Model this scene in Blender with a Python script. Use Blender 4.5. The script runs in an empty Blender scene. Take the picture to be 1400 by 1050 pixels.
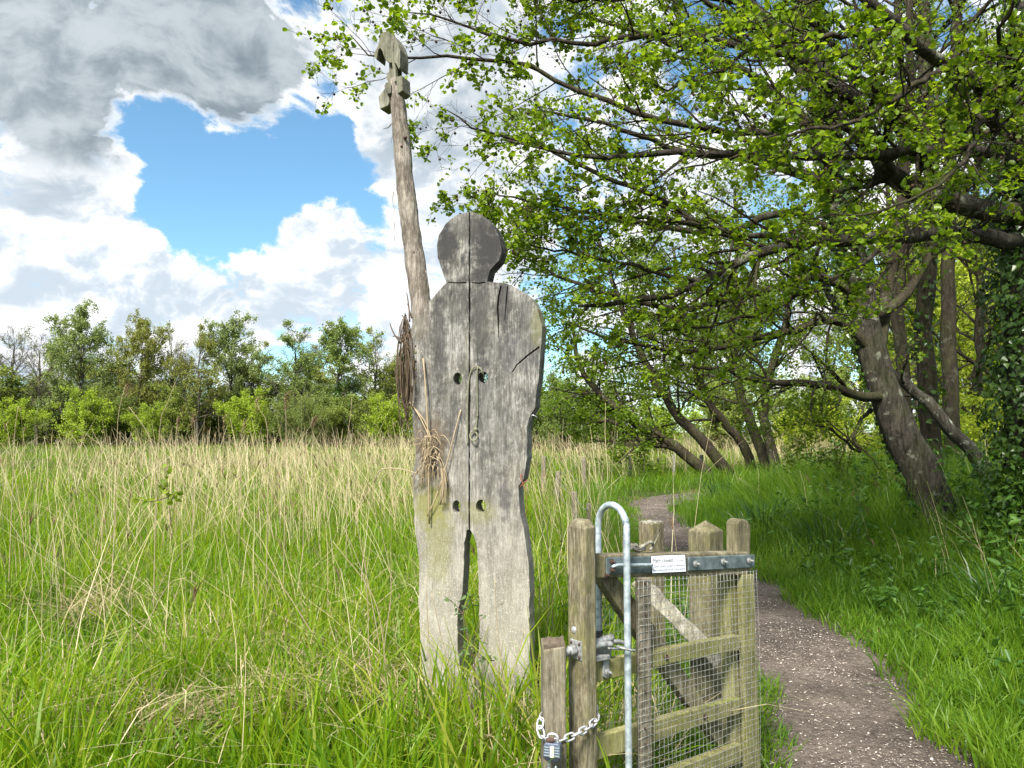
import bpy, bmesh, math, random
import numpy as np
from mathutils import Vector, Matrix

random.seed(7)
rng = np.random.default_rng(11)
SC = bpy.context.scene
COL = SC.collection
PI = math.pi
R = math.radians

# ------------------------------------------------------------------ camera
CAM_H = 1.55
FPX = 1051.0                      # focal length in pixels of the 1400 px wide photograph
PITCH = math.atan((590 - 525) / FPX)
cam_data = bpy.data.cameras.new('camera')
cam_data.sensor_width = 36.0
cam_data.lens = 36.0 * FPX / 1400.0
cam_data.clip_start = 0.05
cam_data.clip_end = 3000.0
cam = bpy.data.objects.new('camera', cam_data)
cam.location = (0, 0, CAM_H)
cam.rotation_euler = (PI / 2 + PITCH, 0, 0)
COL.objects.link(cam)
SC.camera = cam


def ray(px, py):
    a, b = (px - 700) / FPX, -(py - 525) / FPX
    c, s = math.cos(PITCH), math.sin(PITCH)
    return Vector((a, c - b * s, s + b * c))


def at(px, py, Y):
    """world point that stands at depth Y and is seen at that place of the photograph"""
    d = ray(px, py)
    return Vector((0, 0, CAM_H)) + d * (Y / d.y)


# ------------------------------------------------------------------ light
SUN_EL, SUN_AZ = R(48), R(202)       # azimuth from +Y, clockwise; the sun stands behind the camera's left shoulder
sun_dir = Vector((math.sin(SUN_AZ) * math.cos(SUN_EL), math.cos(SUN_AZ) * math.cos(SUN_EL), math.sin(SUN_EL)))
sl = bpy.data.lights.new('sun', 'SUN')
sl.energy = 3.1
sl.angle = R(14)
sl.color = (1.0, 0.95, 0.86)
sun = bpy.data.objects.new('sun', sl)
sun.rotation_euler = (-sun_dir).to_track_quat('-Z', 'Y').to_euler()
COL.objects.link(sun)

SC.view_settings.view_transform = 'Standard'
SC.view_settings.look = 'None'
SC.view_settings.gamma = 1.0
SC.view_settings.exposure = 1.9
SC.view_settings.use_curve_mapping = False
SC.render.engine = 'CYCLES'
SC.cycles.max_bounces = 8
SC.cycles.diffuse_bounces = 4
SC.cycles.glossy_bounces = 2
SC.cycles.transmission_bounces = 5
SC.cycles.transparent_max_bounces = 4
SC.cycles.use_adaptive_sampling = True
SC.cycles.adaptive_threshold = 0.02
SC.cycles.use_denoising = True


# ------------------------------------------------------------------ node helper
class NT:
    def __init__(s, tree):
        s.t = tree
        tree.nodes.clear()

    def n(s, typ, props=None, **ins):
        nd = s.t.nodes.new(typ)
        for k, v in (props or {}).items():
            setattr(nd, k, v)
        for k, v in ins.items():
            key = int(k[1:]) if k[0] == '_' and k[1:].isdigit() else k.replace('_', ' ')
            s.set(nd, key, v)
        return nd

    def set(s, nd, key, v):
        sock = nd.inputs[key]
        if isinstance(v, bpy.types.NodeSocket):
            s.t.links.new(v, sock)
        elif isinstance(v, bpy.types.Node):
            s.t.links.new(v.outputs[0], sock)
        else:
            sock.default_value = v

    def math(s, op, a, b=0.0, c=None, clamp=False):
        nd = s.n('ShaderNodeMath', {'operation': op, 'use_clamp': clamp}, _0=a, _1=b)
        if c is not None:
            s.set(nd, 2, c)
        return nd.outputs[0]

    def vmath(s, op, a, b=None):
        nd = s.n('ShaderNodeVectorMath', {'operation': op}, _0=a)
        if b is not None:
            s.set(nd, 1, b)
        return nd.outputs['Value'] if op in ('DOT_PRODUCT', 'LENGTH', 'DISTANCE') else nd.outputs[0]

    def noise(s, vec, scale, detail=3.0, rough=0.5, dist=0.0):
        nd = s.n('ShaderNodeTexNoise', None, Scale=scale, Detail=detail, Roughness=rough, Distortion=dist)
        if vec is not None:
            s.set(nd, 'Vector', vec)
        return nd.outputs[0]

    def mapr(s, v, a, b, c=0.0, d=1.0, smooth=True):
        nd = s.n('ShaderNodeMapRange', {'interpolation_type': 'SMOOTHSTEP' if smooth else 'LINEAR'}, _0=v, _1=a, _2=b, _3=c, _4=d)
        return nd.outputs[0]

    def mix(s, f, a, b, mode='MIX'):
        nd = s.n('ShaderNodeMix', {'data_type': 'RGBA', 'blend_type': mode})
        s.set(nd, 0, f)
        for i, v in ((6, a), (7, b)):
            s.set(nd, i, v if not isinstance(v, tuple) else (*v[:3], 1.0))
        return nd.outputs[2]

    def ramp(s, f, stops):
        nd = s.n('ShaderNodeValToRGB', None, _0=f)
        e = nd.color_ramp.elements
        while len(e) < len(stops):
            e.new(0.5)
        for el, (p, c) in zip(e, stops):
            el.position = p
            el.color = (*c, 1.0)
        return nd.outputs[0]

    def scale_vec(s, vec, sx, sy, sz):
        return s.vmath('MULTIPLY', vec, (sx, sy, sz))


# ------------------------------------------------------------------ sky: daylight with cumulus
def build_world():
    w = bpy.data.worlds.new('World')
    SC.world = w
    w.use_nodes = True
    w.cycles.sampling_method = 'MANUAL'
    w.cycles.sample_map_resolution = 512
    T = NT(w.node_tree)
    tc = T.n('ShaderNodeTexCoord')
    d = T.vmath('NORMALIZE', tc.outputs['Generated'])
    sky = T.n('ShaderNodeTexSky')
    sky.sky_type = 'NISHITA'
    sky.sun_disc = False
    sky.sun_elevation = SUN_EL
    sky.sun_rotation = SUN_AZ
    sky.air_density = 1.0
    sky.dust_density = 0.4
    sky.ozone_density = 2.0
    blue = T.mix(1.0, sky.outputs[0], (0.043, 0.057, 0.057), 'MULTIPLY')

    def blob(px, py, r_in, r_out):
        v = ray(px, py).normalized()
        c = T.vmath('DOT_PRODUCT', d, (v.x, v.y, v.z))
        return T.mapr(c, math.cos(R(r_out)), math.cos(R(r_in)))

    # cloud cover: broken cumulus everywhere; the big clouds and the blue gap stand where the photograph has them
    warp = T.n('ShaderNodeTexNoise', None, Vector=d, Scale=5.0, Detail=3.0)
    wv = T.vmath('MULTIPLY', T.vmath('SUBTRACT', warp.outputs['Color'], (0.5, 0.5, 0.5)), (0.12, 0.12, 0.12))
    dn = T.vmath('ADD', d, wv)
    q = T.scale_vec(dn, 1.0, 1.0, 1.5)
    n1 = T.noise(q, 7.5, 8.0, 0.60)
    n3 = T.noise(q, 27.0, 6.0, 0.66)
    cover = T.math('ADD', T.math('MULTIPLY', T.math('SUBTRACT', n1, 0.5), 2.5), 0.555)
    cover = T.math('ADD', cover, T.math('MULTIPLY', T.math('SUBTRACT', n3, 0.5), 0.55))
    for (px, py, ri, ro, wgt) in SKY_BLOBS:
        cover = T.math('ADD', cover, T.math('MULTIPLY', blob(px, py, ri, ro), wgt))
    dens = T.mapr(cover, 0.36, 0.64)
    # relief of the clouds: the same noise a little way towards the light above
    q2 = T.vmath('ADD', q, (-0.012, -0.003, 0.030))
    n2 = T.noise(q2, 7.5, 5.0, 0.60)
    lit = T.mapr(T.math('SUBTRACT', n1, n2), -0.17, 0.15)
    soft = T.noise(d, 3.2, 2.0, 0.5)
    shade = T.math('ADD', T.math('MULTIPLY', lit, 0.62), T.math('MULTIPLY', n1, 0.5))
    edge = T.mapr(cover, 0.50, 0.95, 1.0, 0.0)
    grey = 0.0
    for (px, py, ri, ro, wgt) in SKY_GREYS:
        grey = T.math('ADD', grey, T.math('MULTIPLY', blob(px, py, ri, ro), wgt))
    grey = T.math('MULTIPLY', grey, T.mapr(cover, 0.52, 0.86), clamp=True)
    white = T.mix(T.mapr(T.math('ADD', shade, T.math('ADD', T.math('MULTIPLY', edge, 0.05), T.math('MULTIPLY', T.math('SUBTRACT', n3, 0.5), 0.8))), 0.27, 0.93), (0.185, 0.213, 0.242), (0.37, 0.37, 0.37))
    gcol = T.mix(T.mapr(T.math('ADD', T.math('MULTIPLY', shade, 0.55), T.math('MULTIPLY', soft, 0.9)), 0.45, 1.05), (0.062, 0.080, 0.094), (0.180, 0.198, 0.212))
    cloud = T.mix(grey, white, gcol)
    col = T.mix(dens, blue, cloud)
    bg = T.n('ShaderNodeBackground', None, Color=col, Strength=1.0)
    out = T.n('ShaderNodeOutputWorld', None, Surface=bg)


SKY_BLOBS = [
    (300, 235, 1.5, 8.5, -0.30), (385, 225, 1.0, 7.0, -0.28), (245, 310, 0.5, 5.0, -0.26), (310, 335, 0.5, 4.5, -0.26), (455, 255, 0.5, 4.5, -0.26),
    (440, 160, 0.3, 3.4, -0.36), (205, 158, 0.2, 3.4, -0.34), (250, 190, 0.3, 3.0, -0.2), (485, 205, 0.3, 2.8, -0.26), (10, 238, 0.2, 3.0, -0.34), (525, 300, 0.3, 3.0, -0.24), (250, 260, 1.0, 4.0, -0.16),
    (190, 20, 5.0, 12.0, 0.40), (60, 200, 1.5, 7.0, 0.28), (150, 240, 0.5, 3.0, 0.12), (70, 330, 2.0, 8.0, 0.24), (130, 410, 3.0, 9.0, 0.16), (215, 385, 1.0, 4.5, 0.16),
    (425, 330, 0.6, 4.6, 0.46), (400, 295, 0.3, 2.2, 0.16), (480, 395, 2.5, 8.0, 0.24), (320, 410, 1.5, 5.0, 0.20),
    (590, 100, 4.0, 11.0, 0.30), (400, 175, 0.3, 2.6, 0.22), (340, 140, 0.4, 3.0, 0.14), (520, 225, 1.0, 3.0, 0.26), (620, 250, 3.0, 8.0, 0.20), (250, 445, 2.0, 9.0, 0.10),
]
SKY_GREYS = [(190, 10, 6.0, 11.5, 1.4), (0, 30, 4.0, 10.0, 0.8), (340, 80, 2.0, 6.0, 0.8), (70, 200, 2.0, 6.0, 0.40), (560, 10, 4.0, 13.0, 0.35), (620, 130, 2.0, 9.0, 0.25)]
build_world()


# ------------------------------------------------------------------ object helpers
def link(o, parent=None):
    COL.objects.link(o)
    if parent is not None:
        o.parent = parent
    return o


def tag(o, label=None, cat=None, group=None, kind=None):
    if label: o['label'] = label
    if cat: o['category'] = cat
    if group: o['group'] = group
    if kind: o['kind'] = kind
    return o


def empty(name, loc=(0, 0, 0), rz=0.0, **kw):
    o = bpy.data.objects.new(name, None)
    o.empty_display_size = 0.1
    o.location = loc
    o.rotation_euler = (0, 0, rz)
    link(o)
    return tag(o, **kw)


def mesh_np(name, verts, faces, mat, smooth=False, attrs=None):
    """mesh from numpy: verts (N,3); faces a list of (M,k) index arrays"""
    me = bpy.data.meshes.new(name)
    verts = np.ascontiguousarray(verts, dtype=np.float32).reshape(-1, 3)
    faces = [np.asarray(f, dtype=np.int32) for f in faces if len(f)]
    me.vertices.add(len(verts))
    me.vertices.foreach_set('co', verts.ravel())
    loops = np.concatenate([f.ravel() for f in faces])
    tot = np.concatenate([np.full(len(f), f.shape[1], np.int32) for f in faces])
    start = np.concatenate([[0], np.cumsum(tot)[:-1]]).astype(np.int32)
    me.loops.add(len(loops))
    me.loops.foreach_set('vertex_index', loops)
    me.polygons.add(len(tot))
    me.polygons.foreach_set('loop_start', start)
    me.polygons.foreach_set('loop_total', tot)
    me.update(calc_edges=True)
    if smooth:
        me.polygons.foreach_set('use_smooth', np.ones(len(tot), bool))
    for k, v in (attrs or {}).items():
        a = me.attributes.new(k, 'FLOAT', 'POINT')
        a.data.foreach_set('value', np.ascontiguousarray(v, dtype=np.float32).ravel())
    if mat is not None:
        me.materials.append(mat)
    return me


def obj_np(name, verts, faces, mat, parent=None, smooth=False, attrs=None):
    return link(bpy.data.objects.new(name, mesh_np(name, verts, faces, mat, smooth, attrs)), parent)


def obj_bm(name, bm, mat, parent=None, smooth=False, bevel=0.0, segs=2):
    bmesh.ops.recalc_face_normals(bm, faces=bm.faces)
    me = bpy.data.meshes.new(name)
    bm.to_mesh(me)
    bm.free()
    if mat is not None:
        me.materials.append(mat)
    if smooth:
        me.polygons.foreach_set('use_smooth', np.ones(len(me.polygons), bool))
    o = link(bpy.data.objects.new(name, me), parent)
    if bevel > 0:
        m = o.modifiers.new('bevel', 'BEVEL')
        m.width = bevel
        m.segments = segs
        m.limit_method = 'ANGLE'
        m.angle_limit = R(35)
    return o


def bm_box(bm, p0, p1, mtx=None):
    x0, y0, z0 = p0
    x1, y1, z1 = p1
    co = [(x0, y0, z0), (x1, y0, z0), (x1, y1, z0), (x0, y1, z0), (x0, y0, z1), (x1, y0, z1), (x1, y1, z1), (x0, y1, z1)]
    v = [bm.verts.new(mtx @ Vector(c) if mtx else c) for c in co]
    for f in ((0, 3, 2, 1), (4, 5, 6, 7), (0, 1, 5, 4), (1, 2, 6, 5), (2, 3, 7, 6), (3, 0, 4, 7)):
        bm.faces.new([v[i] for i in f])
    return v


def bm_prism(bm, poly, y0, y1):
    """poly: list of (x, z); from y0 to y1"""
    a = [bm.verts.new((x, y0, z)) for x, z in poly]
    b = [bm.verts.new((x, y1, z)) for x, z in poly]
    n = len(poly)
    bm.faces.new(a)
    bm.faces.new(b[::-1])
    for i in range(n):
        j = (i + 1) % n
        bm.faces.new((a[j], a[i], b[i], b[j]))


def frames(P, closed=False):
    T = np.gradient(P, axis=-2)
    if closed:
        T = np.roll(P, -1, axis=-2) - np.roll(P, 1, axis=-2)
    T /= np.linalg.norm(T, axis=-1, keepdims=True) + 1e-9
    m = T.mean(axis=-2, keepdims=True)
    ref = np.where(np.abs(m[..., 2:3]) < 0.85 * (np.linalg.norm(m, axis=-1, keepdims=True) + 1e-9), np.array([0, 0, 1.0]), np.array([1.0, 0.02, 0]))
    ref = np.broadcast_to(ref, T.shape)
    A = np.cross(T, ref)
    A /= np.linalg.norm(A, axis=-1, keepdims=True) + 1e-9
    B = np.cross(T, A)
    return T, A, B


def tubes(P, Rr, S, lump=0.0, cap=True):
    """P (M,K,3) polylines, Rr (M,K) radii -> verts, [faces]"""
    P = np.asarray(P, float)
    Rr = np.asarray(Rr, float)
    M, K, _ = P.shape
    T, A, B = frames(P)
    th = np.arange(S) * 2 * PI / S
    rad = Rr[:, :, None] * np.ones(S)
    if lump > 0:
        ph = rng.uniform(0, 6.28, (M, 1, 1))
        kk = np.arange(K)[None, :, None]
        rad = rad * (1 + lump * (np.sin(3 * th + ph + kk * 0.21) * 0.5 + np.sin(5 * th - ph * 2 + kk * 0.13) * 0.35 + rng.normal(0, 0.32, rad.shape)))
    V = P[:, :, None, :] + rad[..., None] * (np.cos(th)[None, None, :, None] * A[:, :, None, :] + np.sin(th)[None, None, :, None] * B[:, :, None, :])
    idx = np.arange(M * K * S).reshape(M, K, S)
    n = np.roll(idx, -1, axis=2)
    F = np.stack([idx[:, :-1], n[:, :-1], n[:, 1:], idx[:, 1:]], axis=-1).reshape(-1, 4)
    out = [F]
    if cap:
        out += [idx[:, -1, :].reshape(M, S), idx[:, 0, ::-1].reshape(M, S)]
    return V.reshape(-1, 3), out


def join(parts):
    """[(verts, [faces])...] -> verts, [faces by size]"""
    vs, by, off = [], {}, 0
    for v, fs in parts:
        vs.append(v)
        for f in fs:
            if len(f):
                by.setdefault(f.shape[1], []).append(np.asarray(f) + off)
        off += len(v)
    return np.concatenate(vs), [np.concatenate(x) for x in by.values()]


def smooth_path(pts, K):
    """Catmull-Rom through the points, K samples evenly spread"""
    p = np.array([list(q) for q in pts], float)
    if len(p) == 2:
        t = np.linspace(0, 1, K)[:, None]
        return p[0] * (1 - t) + p[1] * t
    e = np.vstack([2 * p[0] - p[1], p, 2 * p[-1] - p[-2]])
    out = []
    for i in range(1, len(e) - 2):
        t = np.linspace(0, 1, 12, endpoint=False)[:, None]
        a, b, c, d = e[i - 1], e[i], e[i + 1], e[i + 2]
        out.append(0.5 * (2 * b + (c - a) * t + (2 * a - 5 * b + 4 * c - d) * t ** 2 + (3 * b - a - 3 * c + d) * t ** 3))
    q = np.vstack(out + [p[-1:]])
    s = np.concatenate([[0], np.cumsum(np.linalg.norm(np.diff(q[:, :3], axis=0), axis=1))])
    u = np.linspace(0, s[-1], K)
    return np.stack([np.interp(u, s, q[:, k]) for k in range(q.shape[1])], axis=1)


def tube_obj(name, pts, rad, mat, parent=None, K=24, S=10, lump=0.0):
    P = smooth_path(pts, K)
    r = np.interp(np.linspace(0, 1, K), np.linspace(0, 1, len(np.atleast_1d(rad))), np.atleast_1d(rad)) if np.ndim(rad) else np.full(K, rad)
    v, f = tubes(P[None], r[None], S, lump)
    return obj_np(name, v, f, mat, parent, smooth=True)


# ------------------------------------------------------------------ materials
def principled(name, build):
    m = bpy.data.materials.new(name)
    m.use_nodes = True
    T = NT(m.node_tree)
    b = T.n('ShaderNodeBsdfPrincipled')
    o = T.n('ShaderNodeOutputMaterial', None, Surface=b)
    build(T, b, o)
    return m


def bump(T, b, h, strength, dist=0.01):
    nd = T.n('ShaderNodeBump', None, Strength=strength, Distance=dist, Height=h)
    T.set(b, 'Normal', nd.outputs[0])


def wood_mat(name, lo, mid, hi, algae=0.3, algae_col=(0.20, 0.21, 0.05), fleck=0.0, stain=None, grain=1.0, bumps=0.6, low_green=None, flake=0.35):
    def build(T, b, o):
        tc = T.n('ShaderNodeTexCoord').outputs['Object']
        g = T.scale_vec(tc, 60 * grain, 60 * grain, 2.6 * grain)
        wob = T.noise(tc, 2.5, 2.0)
        g = T.vmath('ADD', g, T.vmath('MULTIPLY', T.n('ShaderNodeTexNoise', None, Vector=tc, Scale=3.0, Detail=2.0).outputs['Color'], (5, 5, 0)))
        fib = T.noise(g, 1.0, 5.0, 0.65)
        fib2 = T.noise(T.scale_vec(tc, 190 * grain, 190 * grain, 9 * grain), 1.0, 3.0, 0.6)
        blot = T.noise(tc, 5.5, 7.0, 0.62)
        blot2 = T.noise(T.scale_vec(tc, 1, 1, 0.35), 21.0, 6.0, 0.7)
        f = T.math('ADD', T.math('MULTIPLY', fib, 0.42), T.math('ADD', T.math('MULTIPLY', blot, 0.52), T.math('MULTIPLY', blot2, 0.53)))
        f = T.math('ADD', f, T.math('MULTIPLY', T.math('SUBTRACT', fib2, 0.5), 0.5))
        col = T.ramp(T.mapr(f, 0.50, 0.98, smooth=False), [(0.0, lo), (0.45, mid), (1.0, hi)])
        # fine silvery flaking and dark pores of weathered wood
        fk = T.noise(T.scale_vec(tc, 1, 1, 0.42), 75.0, 6.0, 0.72)
        col = T.mix(T.math('MULTIPLY', T.mapr(fk, 0.52, 0.64), flake), col, T.mix(1.0, hi, (1.12, 1.12, 1.12), 'MULTIPLY'))
        col = T.mix(T.math('MULTIPLY', T.mapr(fk, 0.46, 0.36), flake * 0.9), col, lo)
        al = T.math('MULTIPLY', T.mapr(T.noise(T.scale_vec(tc, 1, 1, 0.6), 7.0, 6.0, 0.6), 0.42, 0.72), algae)
        col = T.mix(al, col, algae_col)
        sep = T.n('ShaderNodeSeparateXYZ', None, _0=tc)
        if low_green is not None:
            z0, z1, amt, lc = low_green
            lg = T.math('MULTIPLY', T.mapr(T.math('ADD', sep.outputs[2], T.math('MULTIPLY', blot, -0.6)), z0, z1, 1.0, 0.0), amt)
            col = T.mix(lg, col, lc)
        for (sx, sz, rx, rz, amt, scol) in (stain or []):
            dv = T.vmath('MULTIPLY', T.vmath('SUBTRACT', tc, (sx, 0, sz)), (1 / rx, 0, 1 / rz))
            dd = T.math('ADD', T.vmath('LENGTH', dv), T.math('MULTIPLY', T.math('SUBTRACT', T.noise(tc, 22.0, 6.0, 0.7), 0.5), 2.6))
            col = T.mix(T.math('MULTIPLY', T.mapr(dd, 0.45, 1.45, 1.0, 0.0), amt), col, scol)
        if fleck > 0:
            z = T.math('ADD', sep.outputs[2], T.math('MULTIPLY', blot, 0.8))
            fl = T.mapr(T.noise(T.scale_vec(tc, 190, 190, 105), 1.0, 5.0, 0.72), 0.54, 0.68)
            fl = T.math('MULTIPLY', fl, T.mapr(z, 1.0, 1.75, fleck, 0.05))
            col = T.mix(fl, col, (0.62, 0.58, 0.47))
        T.set(b, 'Base Color', col)
        T.set(b, 'Roughness', 0.88)
        T.set(b, 'Specular IOR Level', 0.2)
        bump(T, b, T.math('ADD', fib, T.math('MULTIPLY', fib2, 0.4)), bumps, 0.006)
    return principled(name, build)


def leaf_mat(name, cols, trans=0.42, rough=0.5, spec=0.3, tcol=1.5):
    """leaf or blade: colour by each leaf's own number, light passes through"""
    m = bpy.data.materials.new(name)
    m.use_nodes = True
    T = NT(m.node_tree)
    at_ = T.n('ShaderNodeAttribute', {'attribute_name': 'rnd'})
    oc = T.n('ShaderNodeObjectInfo').outputs['Color']
    n = len(cols)
    col = T.ramp(at_.outputs['Fac'], [(i / max(1, n - 1), c) for i, c in enumerate(cols)])
    col = T.mix(1.0, col, oc, 'MULTIPLY')
    b = T.n('ShaderNodeBsdfPrincipled', None, Base_Color=col, Roughness=rough)
    T.set(b, 'Specular IOR Level', spec)
    tr = T.n('ShaderNodeBsdfTranslucent', None, Color=T.mix(1.0, col, (tcol, tcol * 0.96, tcol * 0.55), 'MULTIPLY'))
    mx = T.n('ShaderNodeMixShader', None, _0=trans, _1=b, _2=tr)
    T.n('ShaderNodeOutputMaterial', None, Surface=mx)
    return m


def bark_mat(name, lo, hi, lichen=0.2, lichen_col=(0.36, 0.38, 0.30), scale=1.0, green=0.2):
    def build(T, b, o):
        tc = T.n('ShaderNodeTexCoord').outputs['Object']
        g = T.scale_vec(tc, 14 * scale, 14 * scale, 4.5 * scale)
        n1 = T.noise(g, 1.0, 8.0, 0.66, 0.6)
        g2 = T.scale_vec(tc, 46 * scale, 46 * scale, 7 * scale)
        cr = T.noise(g2, 1.0, 5.0, 0.7, 1.2)
        f = T.math('ADD', T.math('MULTIPLY', n1, 0.55), T.math('MULTIPLY', cr, 0.55))
        col = T.mix(T.mapr(f, 0.42, 0.72), lo, hi)
        li = T.math('MULTIPLY', T.mapr(T.noise(tc, 6.0, 6.0, 0.65), 0.56, 0.66), lichen)
        col = T.mix(li, col, lichen_col)
        gr = T.math('MULTIPLY', T.mapr(T.noise(tc, 1.7, 5.0, 0.6), 0.45, 0.7), green)
        col = T.mix(gr, col, (0.07, 0.085, 0.02))
        T.set(b, 'Base Color', col)
        T.set(b, 'Roughness', 0.92)
        T.set(b, 'Specular IOR Level', 0.15)
        bump(T, b, T.math('ADD', T.math('MULTIPLY', n1, 0.7), T.math('MULTIPLY', cr, 0.8)), 1.0, 0.035)
    return principled(name, build)


def metal_mat(name, c0, c1, metallic=0.75, rough=0.42, scale=30.0, spots=None):
    def build(T, b, o):
        tc = T.n('ShaderNodeTexCoord').outputs['Object']
        n = T.noise(tc, scale, 6.0, 0.6)
        col = T.mix(T.mapr(n, 0.35, 0.68), c0, c1)
        if spots:
            col = T.mix(T.math('MULTIPLY', T.mapr(T.noise(tc, scale * 0.6, 5.0, 0.7), 0.58, 0.68), spots[1]), col, spots[0])
        T.set(b, 'Base Color', col)
        T.set(b, 'Metallic', metallic)
        T.set(b, 'Roughness', T.math('ADD', T.math('MULTIPLY', n, 0.3), rough - 0.12))
        bump(T, b, n, 0.12, 0.002)
    return principled(name, build)


def plain_mat(name, c0, c1, rough=0.6, scale=20.0, spec=0.4):
    def build(T, b, o):
        tc = T.n('ShaderNodeTexCoord').outputs['Object']
        n = T.noise(tc, scale, 5.0, 0.6)
        T.set(b, 'Base Color', T.mix(n, c0, c1))
        T.set(b, 'Roughness', rough)
        T.set(b, 'Specular IOR Level', spec)
    return principled(name, build)


M = {}
M['gate_wood'] = wood_mat('gate_timber', (0.028, 0.023, 0.016), (0.120, 0.103, 0.066), (0.31, 0.28, 0.20), algae=0.5, algae_col=(0.22, 0.215, 0.065), bumps=1.0)
M['rail_wood'] = wood_mat('algae_timber', (0.045, 0.041, 0.022), (0.165, 0.155, 0.068), (0.33, 0.31, 0.16), algae=0.55, algae_col=(0.22, 0.225, 0.055), grain=0.8)
M['post_grey'] = wood_mat('grey_timber', (0.035, 0.030, 0.022), (0.125, 0.108, 0.080), (0.29, 0.26, 0.21), algae=0.35, algae_col=(0.17, 0.165, 0.06))
M['post_dark'] = wood_mat('dark_timber', (0.035, 0.030, 0.020), (0.10, 0.088, 0.052), (0.22, 0.20, 0.125), algae=0.6, algae_col=(0.15, 0.15, 0.045), fleck=0.0)
M['endgrain'] = plain_mat('end_grain', (0.03, 0.022, 0.016), (0.16, 0.13, 0.10), 0.9, 60, 0.1)
M['lichen_wood'] = wood_mat('lichened_rail', (0.05, 0.045, 0.035), (0.16, 0.15, 0.12), (0.42, 0.40, 0.35), algae=0.25, fleck=0.3)
M['staff'] = wood_mat('staff_wood', (0.030, 0.024, 0.019), (0.140, 0.118, 0.098), (0.37, 0.335, 0.29), algae=0.12, algae_col=(0.16, 0.15, 0.09), grain=1.1, bumps=1.0)
M['staff_top'] = wood_mat('carved_wood', (0.025, 0.023, 0.018), (0.115, 0.11, 0.085), (0.27, 0.26, 0.21), algae=0.45, algae_col=(0.11, 0.12, 0.05), bumps=1.0)
M['galv'] = metal_mat('galvanised_steel', (0.30, 0.36, 0.40), (0.52, 0.58, 0.62), 0.55, 0.5, 45)
M['strap'] = metal_mat('weathered_strap', (0.07, 0.095, 0.10), (0.15, 0.19, 0.20), 0.3, 0.6, 25)
M['bracket'] = metal_mat('dull_zinc', (0.18, 0.185, 0.18), (0.38, 0.39, 0.39), 0.45, 0.55, 60, ((0.10, 0.05, 0.03), 0.6))
M['rust'] = plain_mat('rusty_screw', (0.030, 0.016, 0.012), (0.085, 0.048, 0.034), 0.8, 150)
M['chain'] = metal_mat('zinc_chain', (0.50, 0.50, 0.54), (0.72, 0.72, 0.76), 0.7, 0.35, 80)
M['wire'] = metal_mat('galvanised_wire', (0.17, 0.175, 0.16), (0.33, 0.34, 0.32), 0.4, 0.6, 90)
M['lock'] = plain_mat('navy_lock', (0.045, 0.06, 0.095), (0.09, 0.115, 0.16), 0.38, 70, 0.6)
M['lock_dark'] = plain_mat('black_lock_base', (0.012, 0.016, 0.028), (0.03, 0.035, 0.05), 0.35, 50, 0.6)
M['dial'] = plain_mat('cream_dial', (0.55, 0.50, 0.36), (0.75, 0.70, 0.55), 0.5, 300)
M['black'] = plain_mat('black_rubber', (0.012, 0.012, 0.014), (0.03, 0.03, 0.035), 0.5, 40)
M['paper'] = plain_mat('white_sign_plastic', (0.74, 0.78, 0.84), (0.82, 0.85, 0.90), 0.35, 30)
M['ink'] = plain_mat('black_print', (0.012, 0.012, 0.02), (0.025, 0.025, 0.035), 0.5, 30)
M['ink_blue'] = plain_mat('blue_print', (0.06, 0.07, 0.14), (0.10, 0.11, 0.20), 0.5, 30)
M['twig'] = plain_mat('dry_twig', (0.040, 0.026, 0.017), (0.16, 0.12, 0.082), 0.85, 35, 0.15)
M['straw'] = plain_mat('dry_stem', (0.20, 0.145, 0.09), (0.44, 0.36, 0.24), 0.8, 40, 0.15)
M['string'] = plain_mat('faded_string', (0.12, 0.12, 0.075), (0.24, 0.235, 0.16), 0.9, 120, 0.1)
M['bark'] = bark_mat('alder_bark', (0.013, 0.011, 0.009), (0.085, 0.074, 0.060), 0.5)
M['bark_dark'] = bark_mat('dark_bark', (0.018, 0.014, 0.010), (0.075, 0.060, 0.042), 0.15, green=0.35)
M['bark_grey'] = bark_mat('lichened_bark', (0.025, 0.022, 0.017), (0.11, 0.10, 0.08), 0.9, (0.42, 0.44, 0.36), green=0.15)
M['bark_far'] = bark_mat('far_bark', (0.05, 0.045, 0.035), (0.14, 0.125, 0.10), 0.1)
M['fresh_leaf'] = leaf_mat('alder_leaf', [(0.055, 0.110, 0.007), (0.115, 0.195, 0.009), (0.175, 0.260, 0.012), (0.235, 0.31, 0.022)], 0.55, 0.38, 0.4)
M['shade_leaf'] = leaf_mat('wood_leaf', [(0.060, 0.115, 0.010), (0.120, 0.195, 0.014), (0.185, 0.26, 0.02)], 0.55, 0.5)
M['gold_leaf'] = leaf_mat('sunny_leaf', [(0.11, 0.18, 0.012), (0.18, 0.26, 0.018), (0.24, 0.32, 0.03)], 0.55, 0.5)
M['ivy_leaf'] = leaf_mat('ivy_leaf', [(0.020, 0.050, 0.008), (0.046, 0.098, 0.013), (0.095, 0.165, 0.022)], 0.32, 0.32, 0.5)
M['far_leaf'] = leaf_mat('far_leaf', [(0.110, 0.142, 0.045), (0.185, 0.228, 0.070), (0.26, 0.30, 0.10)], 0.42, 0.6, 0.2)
M['grass'] = leaf_mat('meadow_grass', [(0.040, 0.105, 0.006), (0.090, 0.188, 0.007), (0.152, 0.262, 0.009), (0.225, 0.320, 0.013), (0.30, 0.31, 0.06)], 0.54, 0.45, 0.35)
M['verge'] = leaf_mat('verge_grass', [(0.046, 0.115, 0.009), (0.092, 0.190, 0.012), (0.142, 0.250, 0.016), (0.20, 0.29, 0.028)], 0.55, 0.45, 0.35)
M['sedge'] = leaf_mat('dark_sedge', [(0.022, 0.060, 0.016), (0.038, 0.095, 0.022)], 0.3, 0.4, 0.4)
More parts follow.
